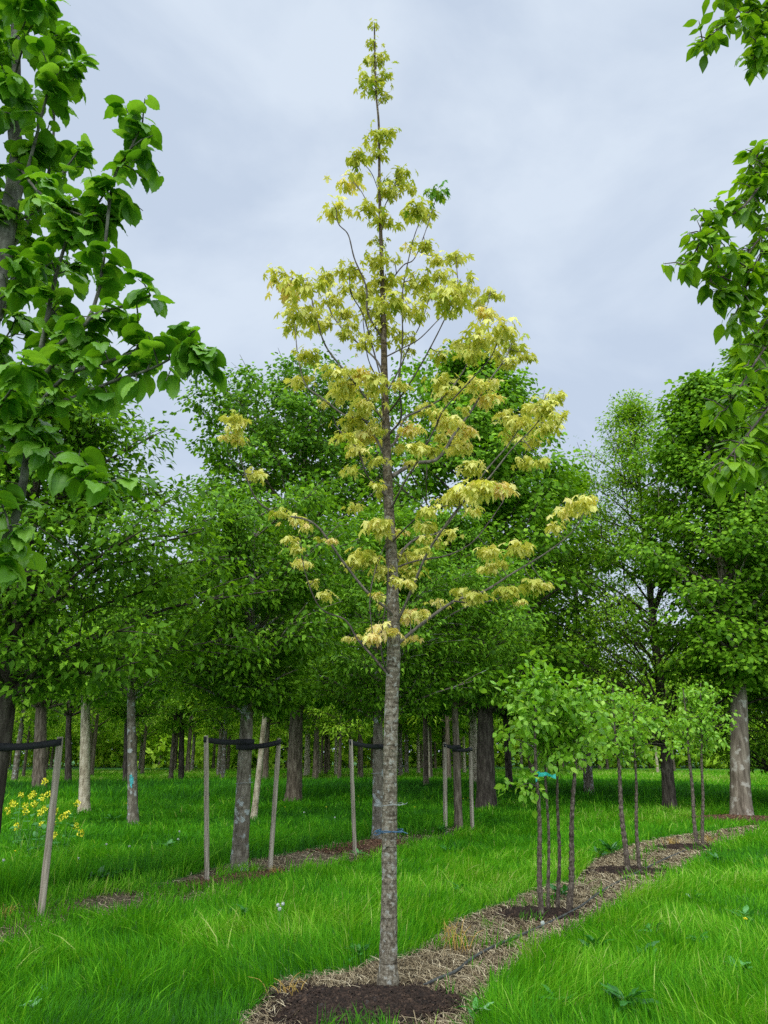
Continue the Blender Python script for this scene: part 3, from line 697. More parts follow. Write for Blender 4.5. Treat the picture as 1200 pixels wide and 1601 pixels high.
# --- foreground trees with large leaves: branches traced, leaves set along twigs
def leafy(root, base, branches, Y0, leaf, lmat, bark, lsize, seed, dens=1.0, tipn=8, step=.09, extra=None, tlen=.22, droop=.7):
    r = np.random.default_rng(seed); pos = []; D = []; NN = []
    for pl, r0 in branches:
        pts = np.array([P(*q) for q in pl]); n = max(6, int(np.sum(np.linalg.norm(np.diff(pts, axis=0), axis=1))/.07))
        pth = smoothpath(pts, n); b = Buf(); tube(b, pth-base, path_radii(r0, .004, n), 8, True, .04, seed)
        b.build('branch', M[bark], root) if False else None
        ln = n*.07; m = max(2, int(ln/step*dens))
        for i in range(m):
            s = 0.12+.88*(i+r.random())/m; p = pth[int(min(s, .999)*n)]
            dirn = pth[min(n-1, int(s*n)+1)]-pth[max(0, int(s*n)-1)]
            dv = nrm(nrm(dirn)*.5+r.normal(0, .6, 3)+np.array([0, 0, .15])); L_ = tlen*r.uniform(.3, 1.2)
            e_ = p+dv*L_
            tube(b, np.array([p-base, (p+e_)/2-base+[0, 0, .015], e_-base]), [.0045, .0035, .002], 4, False)
            k = r.integers(3, 7)
            for q in range(k):
                pp = p+(e_-p)*r.uniform(.25, 1.05); a = r.uniform(0, 2*math.pi)
                pos.append(pp); D.append(np.array([math.cos(a), math.sin(a), -droop*r.uniform(.2, 1.5)])+dv*.5); NN.append(np.array([math.cos(a)*.5, math.sin(a)*.5, 1])+r.normal(0, .3, 3))
        b.build('branch', M[bark], root)
        for q in range(tipn):
            a = r.uniform(0, 2*math.pi); pp = pth[-1]+r.normal(0, .03, 3)
            pos.append(pp); D.append(np.array([math.cos(a), math.sin(a), -droop*r.uniform(.2, 1.6)])); NN.append(np.array([math.cos(a)*.5, math.sin(a)*.5, 1])+r.normal(0, .3, 3))
    if extra is not None:
        pos += list(extra[0]); D += list(extra[1]); NN += list(extra[2])
    pos = np.array(pos); n = len(pos)
    V, Ff, T = scatter(leaf[0], leaf[1], pos-base, np.array(D), np.array(NN), lsize*r.uniform(.6, 1.2, n), np.clip(r.normal(.45, .2, n), 0, 1))
    mesh('crown', V, Ff, M[lmat], root, True, {'tint': T})
    return n
def lime():
    Y = 3.75
    tb = P(20, 300, Y); base = np.array([tb[0]-.03, Y+.0, 0])
    root = thing('lime_tree', 'lime tree with big heart shaped leaves reaching in from the left edge', 'tree', base)
    tp = [base+[0, 0, -.05], base+[0, 0, 1.0], base+[.01, 0, 2.4], tb, P(22, 200, Y), P(24, 60, Y), P(16, -60, Y), P(14, -180, Y), P(12, -300, Y)]
    sp_ = smoothpath(tp, 50); b = Buf()
    rz = np.interp(sp_[:, 2], [-.05, .3, 2.5, tb[2], P(24, 60, Y)[2], tp[-1][2]], [.10, .075, .062, .046, .026, .008])
    tube(b, sp_-base, rz, 16, True, .03, 1); b.build('trunk', M['limebark'], root)
    br = [
      ([(-95, 930, Y), (5, 850, Y-.2), (40, 730, Y-.3), (48, 610, Y-.3), (65, 540, Y-.35), (85, 440, Y-.4), (105, 370, Y-.45), (110, 340, Y-.45)], .026),
      ([(-30, 640, Y), (50, 600, Y-.4), (90, 560, Y-.5), (150, 470, Y-.55), (175, 290, Y-.6), (200, 240, Y-.65), (222, 195, Y-.65)], .014),
      ([(105, 380, Y-.45), (130, 350, Y-.5), (165, 300, Y-.6)], .008),
      ([(90, 540, Y-.5), (130, 510, Y-.6), (150, 490, Y-.6), (195, 478, Y-.7), (235, 462, Y-.75)], .010),
      ([(10, 700, Y-.1), (70, 640, Y-.4), (120, 620, Y-.5), (180, 595, Y-.6), (240, 575, Y-.7), (300, 540, Y-.75)], .013),
      ([(40, 660, Y-.3), (100, 590, Y-.5), (170, 565, Y-.6), (230, 545, Y-.6), (290, 535, Y-.7), (318, 555, Y-.7)], .011),
      ([(0, 420, Y), (50, 330, Y+.2), (80, 250, Y+.2), (85, 120, Y+.2), (88, 60, Y+.2)], .014),
      ([(20, 350, Y), (60, 200, Y-.2), (75, 140, Y-.3), (80, 110, Y-.3), (110, 108, Y-.3)], .010),
      ([(0, 300, Y), (-50, 200, Y-.3), (-60, 100, Y-.3)], .012),
      ([(60, 320, Y), (90, 280, Y-.2), (120, 240, Y-.2)], .010),
      ([(20, 130, Y), (40, 60, Y-.2), (60, 20, Y-.3)], .007),
      ([(22, 150, Y), (0, 80, Y+.2), (-20, 10, Y+.2)], .007),
      ([(40, 720, Y-.3), (70, 700, Y-.5), (115, 745, Y-.6), (165, 755, Y-.65)], .007),
      ([(-20, 840, Y), (5, 800, Y-.3), (15, 835, Y-.4)], .006),
      ([(-40, 900, Y), (0, 870, Y-.3), (6, 885, Y-.4)], .005),
      ([(0, 600, Y), (-60, 500, Y+.3), (-80, 380, Y+.3)], .012),
      ([(0, 500, Y), (30, 420, Y+.3), (60, 400, Y+.4), (130, 420, Y+.5)], .010),
      ([(-40, 700, Y), (-10, 650, Y-.5), (30, 590, Y-.8)], .010),
      ([(-60, 720, Y), (20, 690, Y-.4), (60, 680, Y-.5)], .010),
      ([(22, 250, Y), (60, 300, Y-.3), (110, 330, Y-.5), (160, 345, Y-.5)], .009),
      ([(22, 420, Y), (70, 470, Y-.3), (120, 540, Y-.4)], .010),
      ([(10, 360, Y), (-70, 320, Y+.2), (-100, 260, Y+.2)], .010),
    ]
    rr_ = np.random.default_rng(88)
    for k in range(17):
        py = 560-k*36+rr_.normal(0, 10); x0 = 20-max(0, py-300)*.16; sx = rr_.uniform(-1, 1)
        ex = x0+sx*rr_.uniform(50, 95)+15; yy = rr_.uniform(-.55, .35)
        br.append(([(x0, py, Y), ((x0+ex)/2, py-18, Y+yy*.6), (ex, py-rr_.uniform(25, 70), Y+yy)], .006))
    n = leafy(root, base, br, Y, T_LIME, 'lime', 'limebark', .092, 31, 1.1, 9, .085, None, .15, .38)
lime()
def righttree():
    Y = 4.3
    b0 = P(1560, 700, Y); base = np.array([b0[0]-.1, Y, 0])
    root = thing('hornbeam_tree', 'tree with pointed oval leaves hanging in from the right edge', 'tree', base)
    b = Buf(); tp = smoothpath([base+[0, 0, -.05], base+[.02, 0, 1.5], base+[0, .02, 3], base+[.03, 0, 5], base+[.2, 0, 8]], 40)
    tube(b, tp-base, np.interp(tp[:, 2], [-.05, .3, 8], [.12, .09, .015]), 14, True, .04, 1); b.build('trunk', M['greybark'], root)
    br = [
      ([(1300, 60, Y), (1240, 0, Y-.2), (1195, 10, Y-.3), (1150, 28, Y-.4), (1125, 45, Y-.4), (1098, 65, Y-.45)], .010),
      ([(1240, -20, Y), (1205, -30, Y-.2), (1170, -25, Y-.3), (1130, -5, Y-.4)], .007),
      ([(1270, -80, Y), (1215, 30, Y-.2), (1190, 60, Y-.3), (1180, 90, Y-.35)], .006),
      ([(1310, 150, Y), (1250, 200, Y-.2), (1200, 270, Y-.3), (1165, 320, Y-.4), (1120, 350, Y-.4), (1100, 370, Y-.4), (1075, 415, Y-.45)], .010),
      ([(1102, 372, Y-.4), (1118, 400, Y-.4), (1128, 440, Y-.4), (1130, 460, Y-.4)], .005),
      ([(1300, 330, Y), (1240, 330, Y-.2), (1200, 380, Y-.2), (1170, 440, Y-.3), (1150, 490, Y-.3)], .009),
      ([(1290, 250, Y), (1230, 260, Y-.3), (1190, 235, Y-.3), (1175, 280, Y-.3)], .008),
      ([(1290, 470, Y), (1230, 430, Y-.3), (1190, 430, Y-.3), (1140, 400, Y-.5)], .008),
      ([(1300, 530, Y), (1240, 520, Y-.2), (1200, 540, Y-.3), (1160, 600, Y-.4), (1135, 640, Y-.4)], .009),
      ([(1300, 640, Y), (1240, 600, Y-.2), (1200, 640, Y-.3), (1160, 690, Y-.4), (1125, 730, Y-.4)], .008),
      ([(1300, 640, Y), (1240, 650, Y-.2), (1210, 690, Y-.3), (1190, 720, Y-.4)], .007),
      ([(1330, 80, Y), (1260, 60, Y-.2), (1215, 20, Y-.3), (1175, 5, Y-.35)], .007),
      ([(1290, 300, Y), (1230, 330, Y-.2), (1190, 370, Y-.3), (1150, 420, Y-.3), (1110, 440, Y-.4)], .008),
      ([(1290, 200, Y), (1250, 240, Y-.1), (1205, 300, Y-.2), (1180, 330, Y-.2)], .007),
      ([(1290, 420, Y), (1230, 400, Y+.2), (1190, 450, Y+.2), (1160, 500, Y+.2)], .007),
      ([(1290, 700, Y), (1240, 680, Y), (1200, 700, Y-.1), (1165, 745, Y-.1)], .007),
      ([(1300, 560, Y), (1240, 570, Y), (1200, 590, Y-.1), (1160, 560, Y-.1)], .007),
      ([(1290, 400, Y), (1240, 470, Y-.2), (1205, 500, Y-.3), (1185, 520, Y-.3)], .007),
    ]
    leafy(root, base, br, Y, T_OVATE, 'cherry', 'twig', .095, 33, 2.0, 9, .085, None, .14, .7)
righttree()

# --- second row: staked trees with dense crowns
def gl(px, py): 
    q = G(px, py); return (q[0], q[1], 0)
tC, tD, tE = G(373, 1364), G(591, 1318), G(717, 1303)
tF = np.array([P(4, 1150, 8.45)[0]-.03, 8.45, 0])
grow_tree('broadleaf_tree', 'dark trunked staked tree at the left edge with heavy dark crown', 'tree', tF, 5.9, 2.35, 2.3, .135, 'egg', T_SIMPLE, 'deep', 'darkbark', 56, 7, 5, 14, .105, 1, 'staked trees of the second row', spread=.17)
grow_tree('broadleaf_tree', 'staked tree with flat topped crown and lichen spotted trunk between two stakes', 'tree', tC, 5.55, 2.3, 1.65, .115, 'flat', T_SIMPLE, 'deep', 'greybark', 56, 7, 5, 14, .10, 2, 'staked trees of the second row', spread=.15)
grow_tree('broadleaf_tree', 'staked tree whose trunk is half hidden by the yellow maple trunk', 'tree', tD, 6.3, 2.35, 2.0, .115, 'egg', T_SIMPLE, 'deep', 'greybark', 56, 7, 5, 13, .105, 3, 'staked trees of the second row', spread=.17)
grow_tree('broadleaf_tree', 'staked slim brown trunked tree between two pale stakes right of the maple', 'tree', tE, 6.9, 2.7, 2.1, .085, 'egg', T_SIMPLE, 'deep', 'brownbark', 50, 7, 5, 13, .11, 4, 'staked trees of the second row', spread=.19)

# --- stakes and straps
def stake(px0, py0, px1, py1, label, rad=.033):
    a = G(px0, py0); Y = a[1]; t = P(px1, py1, Y); a = a.copy()
    root = thing('wooden_stake', label, 'stake', a, 'wooden tree stakes')
    b = Buf(); pts = smoothpath([a+[0, 0, -.1]-a, t-a], 16); 
    rr = np.full(16, rad)*(1+.03*np.sin(np.arange(16)*1.7))
    rr[-1] = rad*.86; tube(b, pts, rr, 12, True, .02, int(px0))
    b.build('post', M['stake'], root)
    b = Buf(); tube(b, [t-a+[0, -rad*1.0, -.055], t-a+[0, -rad*1.22-.004, -.055]], [.009, .009], 8); b.build('screw', M['metal'], root)
    return a, t, rad
def strap(p0, trunkc, tr_, p1, label, z0, z1):
    """flat band from stake p0 round the trunk and on to stake p1 (either may be None)"""
    ctr = trunkc
    def band(a, e, h=.072, th=.007):
        a = np.asarray(a); e = np.asarray(e); d = nrm(e-a); s = nrm(np.cross(d, [0, 0, 1])); u = np.array([0, 0, 1.0])
        V = []; n = 9
        for i in range(n):
            q = a+(e-a)*i/(n-1)+np.array([0, 0, -.02*math.sin(math.pi*i/(n-1))])
            for (x_, z_) in ((-th, -h/2), (th, -h/2), (th, h/2), (-th, h/2)): V.append(q+s*x_+u*z_)
        Fq = []
        for i in range(n-1):
            for j in range(4): Fq.append([i*4+j, i*4+(j+1) % 4, i*4+4+(j+1) % 4, i*4+4+j])
        Fq += [[0, 3, 2, 1], [4*n-4, 4*n-3, 4*n-2, 4*n-1]]
        return np.array(V), np.array(Fq)
    b = Buf(); base = np.array([ctr[0], ctr[1], min(z0, z1)])
    for p, z in ((p0, z0), (p1, z1)):
        if p is None: continue
        p = np.array([p[0], p[1]-.0, p[2]-.05])
        dd = nrm(np.array([p[0]-ctr[0], p[1]-ctr[1], 0]))
        e_ = np.array([ctr[0], ctr[1]-tr_-.008, z])+dd*.02
        st = p+np.array([0, -.042, 0])
        V, Fq = band(st-dd*(-.035), e_); b.add(V-base, Fq)
        # collar round the trunk
        V, Fq = [], []; n = 20
        for k in range(n):
            a_ = 2*math.pi*k/n
            for (rr, zz) in ((tr_+.004, -.04), (tr_+.016, -.04), (tr_+.016, .04), (tr_+.004, .04)):
                V.append([ctr[0]+rr*math.cos(a_), ctr[1]+rr*math.sin(a_), z+zz])
            for j in range(4):
                k2 = (k+1) % n; Fq.append([k*4+j, k2*4+j, k2*4+(j+1) % 4, k*4+(j+1) % 4])
        b.add(np.array(V)-base, np.array(Fq))
    o = b.build('tie_strap', M['strap'], None, False, loc=base); tag(o, label, 'strap', 'black tie straps')
sA = stake(63, 1436, 94, 1152, 'weathered leaning stake near the left edge beside yellow flowers', .036)
sC1 = stake(324, 1382, 322, 1150, 'grey stake left of the lichen spotted trunk, with black strap on top', .033)
sC2 = stake(421, 1366, 436, 1154, 'grey stake leaning slightly, right of the lichen spotted trunk', .033)
sD1 = stake(555, 1338, 548, 1156, 'grey stake just left of the yellow maple trunk', .033)
sE1 = stake(696, 1306, 695, 1161, 'pale stake left of the slim brown trunk, third pair from left', .042)
sE2 = stake(738, 1302, 735, 1167, 'pale stake right of the slim brown trunk near the saplings', .042)
zt = lambda py, Y: P(600, py, Y)[2]
strap(sA[1], tF, .115, None, 'black rubber strap tying the leftmost dark trunk to its leaning stake', zt(1168, tF[1]), 0)
strap(sC1[1], tC, .115, sC2[1], 'black rubber strap joining two stakes round the lichen spotted trunk', zt(1160, tC[1])+.0, zt(1168, tC[1]))
strap(sD1[1], tD, .115, None, 'black rubber strap running behind the yellow maple trunk', zt(1167, tD[1]), 0)
strap(sE1[1], tE, .085, sE2[1], 'black rubber strap round the slim brown trunk between pale stakes', zt(1168, tE[1]), zt(1172, tE[1]))

# --- blue twine and cord round the maple trunk
mb = G(606, 1549)
def ring_cord(name, px, py, r_, mat, label, rr=.004, tails=(), tilt=.0, Y=None, turns=1):
    c = P(px, py, Y or mb[1]); b = Buf()
    for k in range(turns):
        th = np.linspace(0, 2*math.pi, 25)
        pts = np.column_stack([r_*np.cos(th), r_*np.sin(th), tilt*np.cos(th)+k*rr*2.2*(1 if k % 2 else 1)+.004*np.sin(3*th+k)])
        tube(b, pts, rr, 6, False)
    for tl in tails:
        tube(b, smoothpath(np.array(tl)*1.0, 10), rr*.8, 5)
    o = b.build(name, mat, loc=c); tag(o, label, 'twine')
ring_cord('twine', 609, 1300, .098, M['blue'], 'blue twine knotted round the yellow maple trunk', .0036, [[(-.05, -.088, 0), (-.09, -.09, .02), (-.12, -.09, -.01), (-.085, -.09, -.015), (-.06, -.09, .01)], [(.03, -.09, 0), (.08, -.1, .01), (.13, -.11, -.005)]], .004, None, 2)
ring_cord('cord', 610, 1258, .097, M['wire'], 'thin grey cord round the yellow maple trunk above the twine', .0022, [[(.06, -.08, 0), (.11, -.09, .01), (.125, -.1, .02)]], .006)
ring_cord('cord', 373+8, 1224, .12, M['wire'], 'thin grey cord round the lichen spotted trunk', .003, [], .006, tC[1])
ring_cord('cord', 590, 1209, .12, M['wire'], 'thin pale cord round the trunk behind the yellow maple', .004, [], .006, tD[1])

# --- drip hose
hp = [(567, 1600), (600, 1572), (640, 1556), (680, 1541), (712, 1528), (740, 1507), (772, 1488), (804, 1474), (850, 1452), (904, 1425), (935, 1403), (960, 1387), (1012, 1361), (1057, 1339), (1100, 1322)]
hz = [.04, -.02, .01, .036, .04, .045, .04, .04, .03, .035, .04, .035, .04, .035, .03]
b = Buf(); hpts = smoothpath([G(a, c)*[1, 1, 0]+[0, 0, z_] for (a, c), z_ in zip(hp, hz)], 90)
hb = hpts[30].copy(); hb[2] = 0
tube(b, hpts-hb, .012, 8); o = b.build('irrigation_hose', M['hose'], loc=hb); tag(o, 'black drip irrigation hose lying on the straw beside the saplings', 'hose')

# --- saplings: knobbly thin stems, bushy light crowns
def sapling(px, py, pxt, H, label, cw, seed, cz=1.45, r0=.022, per=9, group='slim young saplings in the straw strip', ncl=75, off=(0, 0)):
    a = G(px, py); root = thing('sapling', label, 'sapling', a, group)
    Y = a[1]; r = np.random.default_rng(seed)
    k = P(pxt, 1180, Y); dxz = (k[0]-a[0])/k[2]
    zz = np.linspace(-.05, H, 110); x_ = dxz*zz+.012*np.sin(zz*5+seed); y_ = .012*np.cos(zz*4+seed)
    pts = np.column_stack([x_, y_, zz]); b = Buf()
    rad = r0*(1-.75*np.clip(zz/H, 0, 1)); nod = np.zeros(110)
    for zc in np.arange(.08, H, .085)+r.normal(0, .02, len(np.arange(.08, H, .085))): nod += np.exp(-((zz-zc)/.014)**2)
    tube(b, pts, rad*(1+.34*np.clip(nod, 0, 1)), 10, True, .07, seed)
    for q in range(26):   # pruned twig stubs
        z_ = r.uniform(.1, cz+.1); an = r.uniform(0, 6.28); p = np.array([np.interp(z_, zz, x_), np.interp(z_, zz, y_), z_]); rr = np.interp(z_, zz, rad)
        dn = np.array([math.cos(an), math.sin(an), .35]); tube(b, [p, p+dn*(rr+r.uniform(.006, .018))], [.008, .004], 5)
    b.build('trunk', M['stembark'], root)
    bb = Buf(); cents = []
    for q in range(22):
        z_ = r.uniform(cz, H*.93) if (q > 1 or seed != 41) else r.uniform(cz-.28, cz); an = r.uniform(0, 6.28); p = np.array([np.interp(z_, zz, x_), np.interp(z_, zz, y_), z_])
        L_ = cw*r.uniform(.5, 1.05)*np.interp((z_-cz)/(H-cz), [0, .3, .7, 1], [.75, 1, .8, .35])
        e_ = p+np.array([math.cos(an)*L_, math.sin(an)*L_, r.uniform(.0, .65)*L_]) ; e_[0] += off[0]*L_
        pp = smoothpath([p, (p+e_)/2+[0, 0, .04], e_], 6); tube(bb, pp, path_radii(.007, .002, 6), 4, False)
        for s in range(ncl//22+1): cents.append(pp[r.integers(2, 6)]+r.normal(0, .045, 3))
    cents.append(pts[-1]); cents.append(pts[-3])
    bb.build('branches', M['twig'], root)
    cents = np.array(cents); idx = np.repeat(np.arange(len(cents)), per); n = len(idx)
    offs = r.normal(0, .06, (n, 3)); d = nrm(offs)+np.array([0, 0, -.25])+r.normal(0, .3, (n, 3)); nn = np.array([0, 0, 1.])+r.normal(0, .5, (n, 3))
    V, Ff, T = scatter(T_SAP[0], T_SAP[1], cents[idx]+offs, d, nn, .070*r.uniform(.6, 1.25, n), np.clip(.5+r.normal(0, .2, n), 0, 1))
    mesh('crown', V, Ff, M['sapling'], root, True, {'tint': T})
    return root, pts+a
s1 = sapling(847, 1436, 838, 2.5, 'leftmost sapling of the nearest group, a teal ribbon round its stem', .42, 41, 1.45, .027, off=(-.25, 0))
s2 = sapling(859, 1428, 853, 2.35, 'thin sapling second from left in the nearest group', .36, 42, 1.52, .018, ncl=55)
s3 = sapling(873, 1426, 872, 2.15, 'thin sapling third from left in the nearest group', .36, 43, 1.47, .021, ncl=55)
s4 = sapling(889, 1430, 899, 2.35, 'sturdiest sapling on the right of the nearest group', .42, 44, 1.44, .031, off=(.25, 0))
sapling(980, 1366, 965, 2.5, 'left sapling of the middle pair, stem leaning left', .55, 45, 1.45, .036)
sapling(998, 1362, 992, 2.45, 'right and thinner sapling of the middle pair', .55, 46, 1.48, .026, off=(.25, 0))
sapling(1089, 1322, 1077, 2.75, 'left sapling of the farthest pair, stem leaning left', .62, 47, 1.6, .034)
sapling(1099, 1322, 1097, 2.85, 'right upright sapling of the farthest pair', .62, 48, 1.6, .030)
# teal ribbon
rb = P(846, 1211, s1[1][10][1]); b = Buf()
th = np.linspace(0, 2*math.pi, 17)
V = []; 
for a_ in th[:-1]: V += [[.024*math.cos(a_), .024*math.sin(a_), -.02], [.026*math.cos(a_), .026*math.sin(a_), .02]]
Fq = [[2*i, (2*i+2) % 32, (2*i+3) % 32, 2*i+1] for i in range(16)]
b.add(V, np.array(Fq))
for sgn, dz, lx in ((-1, .02, .05), (1, -.01, .13), (-1, -.035, .055)):
    V = []; n = 7
    for i in range(n):
        q = i/(n-1); x_ = sgn*(.015+lx*q); V += [[x_, -.03+.015*math.sin(q*6), dz*q*1.5-.016+.01*math.sin(q*5)], [x_, -.03+.015*math.cos(q*5), dz*q*1.5+.018+.012*math.sin(q*7)]]
    b.add(V, np.array([[2*i, 2*i+2, 2*i+3, 2*i+1] for i in range(n-1)]))
o = b.build('ribbon', M['teal'], loc=rb); tag(o, 'teal plastic ribbon knotted on the leftmost sapling stem', 'ribbon')

# --- background trees seen one by one
BG = [ # name, label, px, py(base), H, crown base, R, trunk r, shape, leafT, mat, bark, nl, per, lsize, extras
 ('chestnut_tree', 'tall dark green chestnut left of the maple with a thick brown trunk', 458, 1256, 15.6, 3.2, 4.1, .27, 'flat', T_WIDE, 'deep', 'brownbark', 120, 20, .155, {'gap': .45, 'leaders': 26, 'up': .9}),
 ('chestnut_tree', 'tall dark green chestnut rising behind the right side of the maple, very dark trunk', 760, 1266, 14.8, 3.0, 4.8, .29, 'egg', T_WIDE, 'mid', 'darkbark', 110, 19, .155, {'gap': .45, 'leaders': 22, 'up': .8, 'lean': (.03, 0)}),
 ('hornbeam_tree', 'airy light green tree with dark trunk and low branches at right', 1047, 1268, 13.0, 1.9, 4.3, .19, 'cone', T_SIMPLE, 'light', 'darkbark', 120, 11, .115, {'gap': .35, 'spread': .26, 'leaders': 10, 'up': .7, 'lean': (.04, 0)}),
 ('chestnut_tree', 'large green tree at right with cracked pale trunk standing in red mulch', 1160, 1281, 12.2, 3.4, 2.3, .25, 'egg', T_WIDE, 'mid', 'crackedbark', 80, 18, .13, {'leaders': 12, 'up': .8, 'lean': (.10, 0)}),
 ('broadleaf_tree', 'tree with short light tan trunk left of the teal marked trunk', 131, 1272, 5.2, 3.1, 1.8, .15, 'round', T_SIMPLE, 'mid', 'palebark', 40, 10, .13, {'lean': (-.10, 0)}),
 ('broadleaf_tree', 'slim tree with teal paint marks on its pale grey trunk', 208, 1292, 5.6, 3.0, 1.9, .115, 'egg', T_SIMPLE, 'mid', 'greybark', 46, 10, .12, {'lean': (-.11, 0)}),
 ('birch_tree', 'slender pale leaning trunk directly behind the lichen spotted tree', 396, 1284, 6.4, 3.2, 1.7, .075, 'egg', T_SIMPLE, 'light', 'palebark', 40, 10, .12, {'lean': (.06, 0)}),
 ('broadleaf_tree', 'tree with brown trunk behind the leaning stake at far left', 60, 1240, 9.5, 3.6, 4.0, .27, 'round', T_SIMPLE, 'deep', 'brownbark', 46, 10, .17, {'gap': .4, 'up': .9, 'lean': (-.10, 0)}),
 ('broadleaf_tree', 'slim dark trunked tree left of the tan trunk', 106, 1228, 16.8, 3.6, 4.6, .17, 'round', T_SIMPLE, 'deep', 'darkbark', 60, 8, .2, {'gap': .8, 'up': 1.1, 'lean': (-.10, 0)}),
 ('broadleaf_tree', 'ivy dark trunk just left of the teal marked trunk', 196, 1228, 9, 3.4, 3.2, .16, 'egg', T_SIMPLE, 'mid', 'darkbark', 46, 10, .2, {'lean': (-.08, 0)}),
 ('broadleaf_tree', 'straight dark trunk halfway between teal marked trunk and left grey stake', 283, 1222, 9.5, 3.8, 3.4, .17, 'egg', T_SIMPLE, 'light', 'darkbark', 46, 10, .2, {'lean': (-.06, 0)}),
 ('broadleaf_tree', 'leafy tree with reddish brown slim trunk right of the maple trunk', 666, 1236, 9.5, 3.3, 3.4, .13, 'egg', T_SIMPLE, 'deep', 'brownbark', 56, 12, .2, {}),
 ('broadleaf_tree', 'dark thin trunked tree between thick dark trunk and saplings', 797, 1240, 9.0, 3.2, 3.4, .15, 'egg', T_SIMPLE, 'deep', 'darkbark', 56, 12, .2, {}),
 ('broadleaf_tree', 'grey trunked tree seen between the near and middle saplings', 921, 1248, 12.6, 2.6, 3.6, .18, 'egg', T_SIMPLE, 'mid', 'greybark', 66, 12, .18, {}),
 ('broadleaf_tree', 'brown trunked tree behind the right stake of the lichen spotted tree', 414, 1224, 9, 3.3, 3.2, .17, 'egg', T_SIMPLE, 'mid', 'brownbark', 46, 10, .2, {}),
 ('broadleaf_tree', 'pale thick trunk between the maple trunk and the thick dark trunk', 743, 1232, 9.5, 3.5, 3.4, .2, 'egg', T_SIMPLE, 'mid', 'palebark', 46, 10, .2, {}),
 ('broadleaf_tree', 'pale straight trunk just right of the thick brown chestnut trunk', 479, 1216, 9, 3.6, 3.4, .2, 'egg', T_SIMPLE, 'mid', 'palebark', 46, 10, .2, {}),
 ('broadleaf_tree', 'pale leaning trunk between chestnut trunk and grey stake', 498, 1212, 9, 3.6, 3.4, .15, 'egg', T_SIMPLE, 'light', 'palebark', 46, 10, .2, {'lean': (-.06, 0)}),
 ('chestnut_tree', 'tall green tree rising at the right edge behind the hanging leaves', 1300, 1272, 14.5, 3.0, 4.0, .24, 'egg', T_WIDE, 'mid', 'brownbark', 80, 17, .15, {'leaders': 10, 'up': .8}),
 ('hornbeam_tree', 'bushy low branched green tree at the far right edge', 1225, 1262, 8, 1.0, 3.0, .14, 'egg', T_SIMPLE, 'mid', 'darkbark', 70, 12, .14, {}),
]
for i, (nm, lb, px, py, H, cb, R, tr_, shp, lf, mt, bk, nl_, per, ls, ex) in enumerate(BG):
    ex = dict(ex); ex.setdefault('spread', .12+ls*.95)
    grow_tree(nm, lb, 'tree', gl(px, py), H, cb, R, tr_, shp, lf, mt, bk, nl_, 6, 4, per, ls, 100+i, 'background trees of the nursery', **ex)

# --- teal paint marks sprayed on the slim grey trunk
tt = [o for o in COL.objects if o.get('label') == 'slim tree with teal paint marks on its pale grey trunk'][0]
tb = Buf(); cz_ = P(208, 1222, tt.location[1])[2]
for (a0, z0, a1, z1) in ((-1.75, .13, -1.70, -.10), (-1.45, .15, -1.50, -.13), (-1.9, .04, -1.25, .06), (-1.8, .14, -1.35, .13), (-1.2, .10, -1.28, -.04)):
    V = []; n = 7
    for i in range(n):
        q = i/(n-1); a_ = a0+(a1-a0)*q; z_ = cz_+z0+(z1-z0)*q; rr = .122; wz = .016; da = .09
        if abs(a1-a0) > .2: e_ = [(a_, z_-wz), (a_, z_+wz)]
        else: e_ = [(a_-da, z_), (a_+da, z_)]
        for (aa, zz) in e_: V.append([-.11*zz+rr*math.cos(aa), rr*math.sin(aa), zz])
    tb.add(V, np.array([[2*i, 2*i+2, 2*i+3, 2*i+1] for i in range(n-1)]))
tb.build('paint_mark', M['paint'], tt)
# --- far rows: copies of four kinds
kinds = []
for i, (mt, bk, H, cb, R, tr_) in enumerate([('light', 'brownbark', 9, 2.9, 2.5, .12), ('light', 'greybark', 10, 2.8, 2.6, .14), ('mid', 'brownbark', 11, 3.2, 2.8, .15), ('light', 'palebark', 8.5, 2.9, 2.4, .12)]):
    kinds.append(grow_tree('nursery_tree', 'small distant tree in the far nursery rows', 'tree', (0, 0, 0), H, cb, R, tr_, 'egg', T_SIMPLE, mt, bk, 30, 5, 3, 8, .27, 300+i, 'distant trees in the far rows', spread=.34, tintb=.15))
r = np.random.default_rng(77); used = set(); rows = []
# rows run in the same direction as the near ones
u_ = np.array([2.0, 2.6])/3.28; v_ = np.array([-u_[1], u_[0]])
o0 = G(373, 1360)[:2]
for k in range(5, 22):
    for j in range(-6, 30):
        p = o0+v_*k*3.6+u_*(j*4.4+(k % 2)*1.8-10)+r.normal(0, .25, 2)
        if p[1] < 40 or p[1] > 105: continue
        q = proj([p[0], p[1], 0.0])
        if q[0] < -120 or q[0] > 1320: continue
        if r.random() < .35: continue
        rows.append((p[1], p[0]))
for k in range(0, 36):   # right side and centre fill, farther back
    yy = r.uniform(42, 100); xx = r.uniform(-.1, .62)*yy; rows.append((yy, xx))
rows.sort(); print('far trees', len(rows))
for i, (yy, xx) in enumerate(rows[:230]):
    kx = int(r.integers(0, 4)); s = kinds[kx]
    o = s if kx not in used else copy_tree(s)
    used.add(kx)
    o.location = (xx, yy, 0); o.rotation_euler = (0, 0, r.uniform(0, 6.28)); sc_ = r.uniform(.85, 1.2); o.scale = (sc_, sc_, sc_)
    o['label'] = 'small distant tree in the far nursery rows'

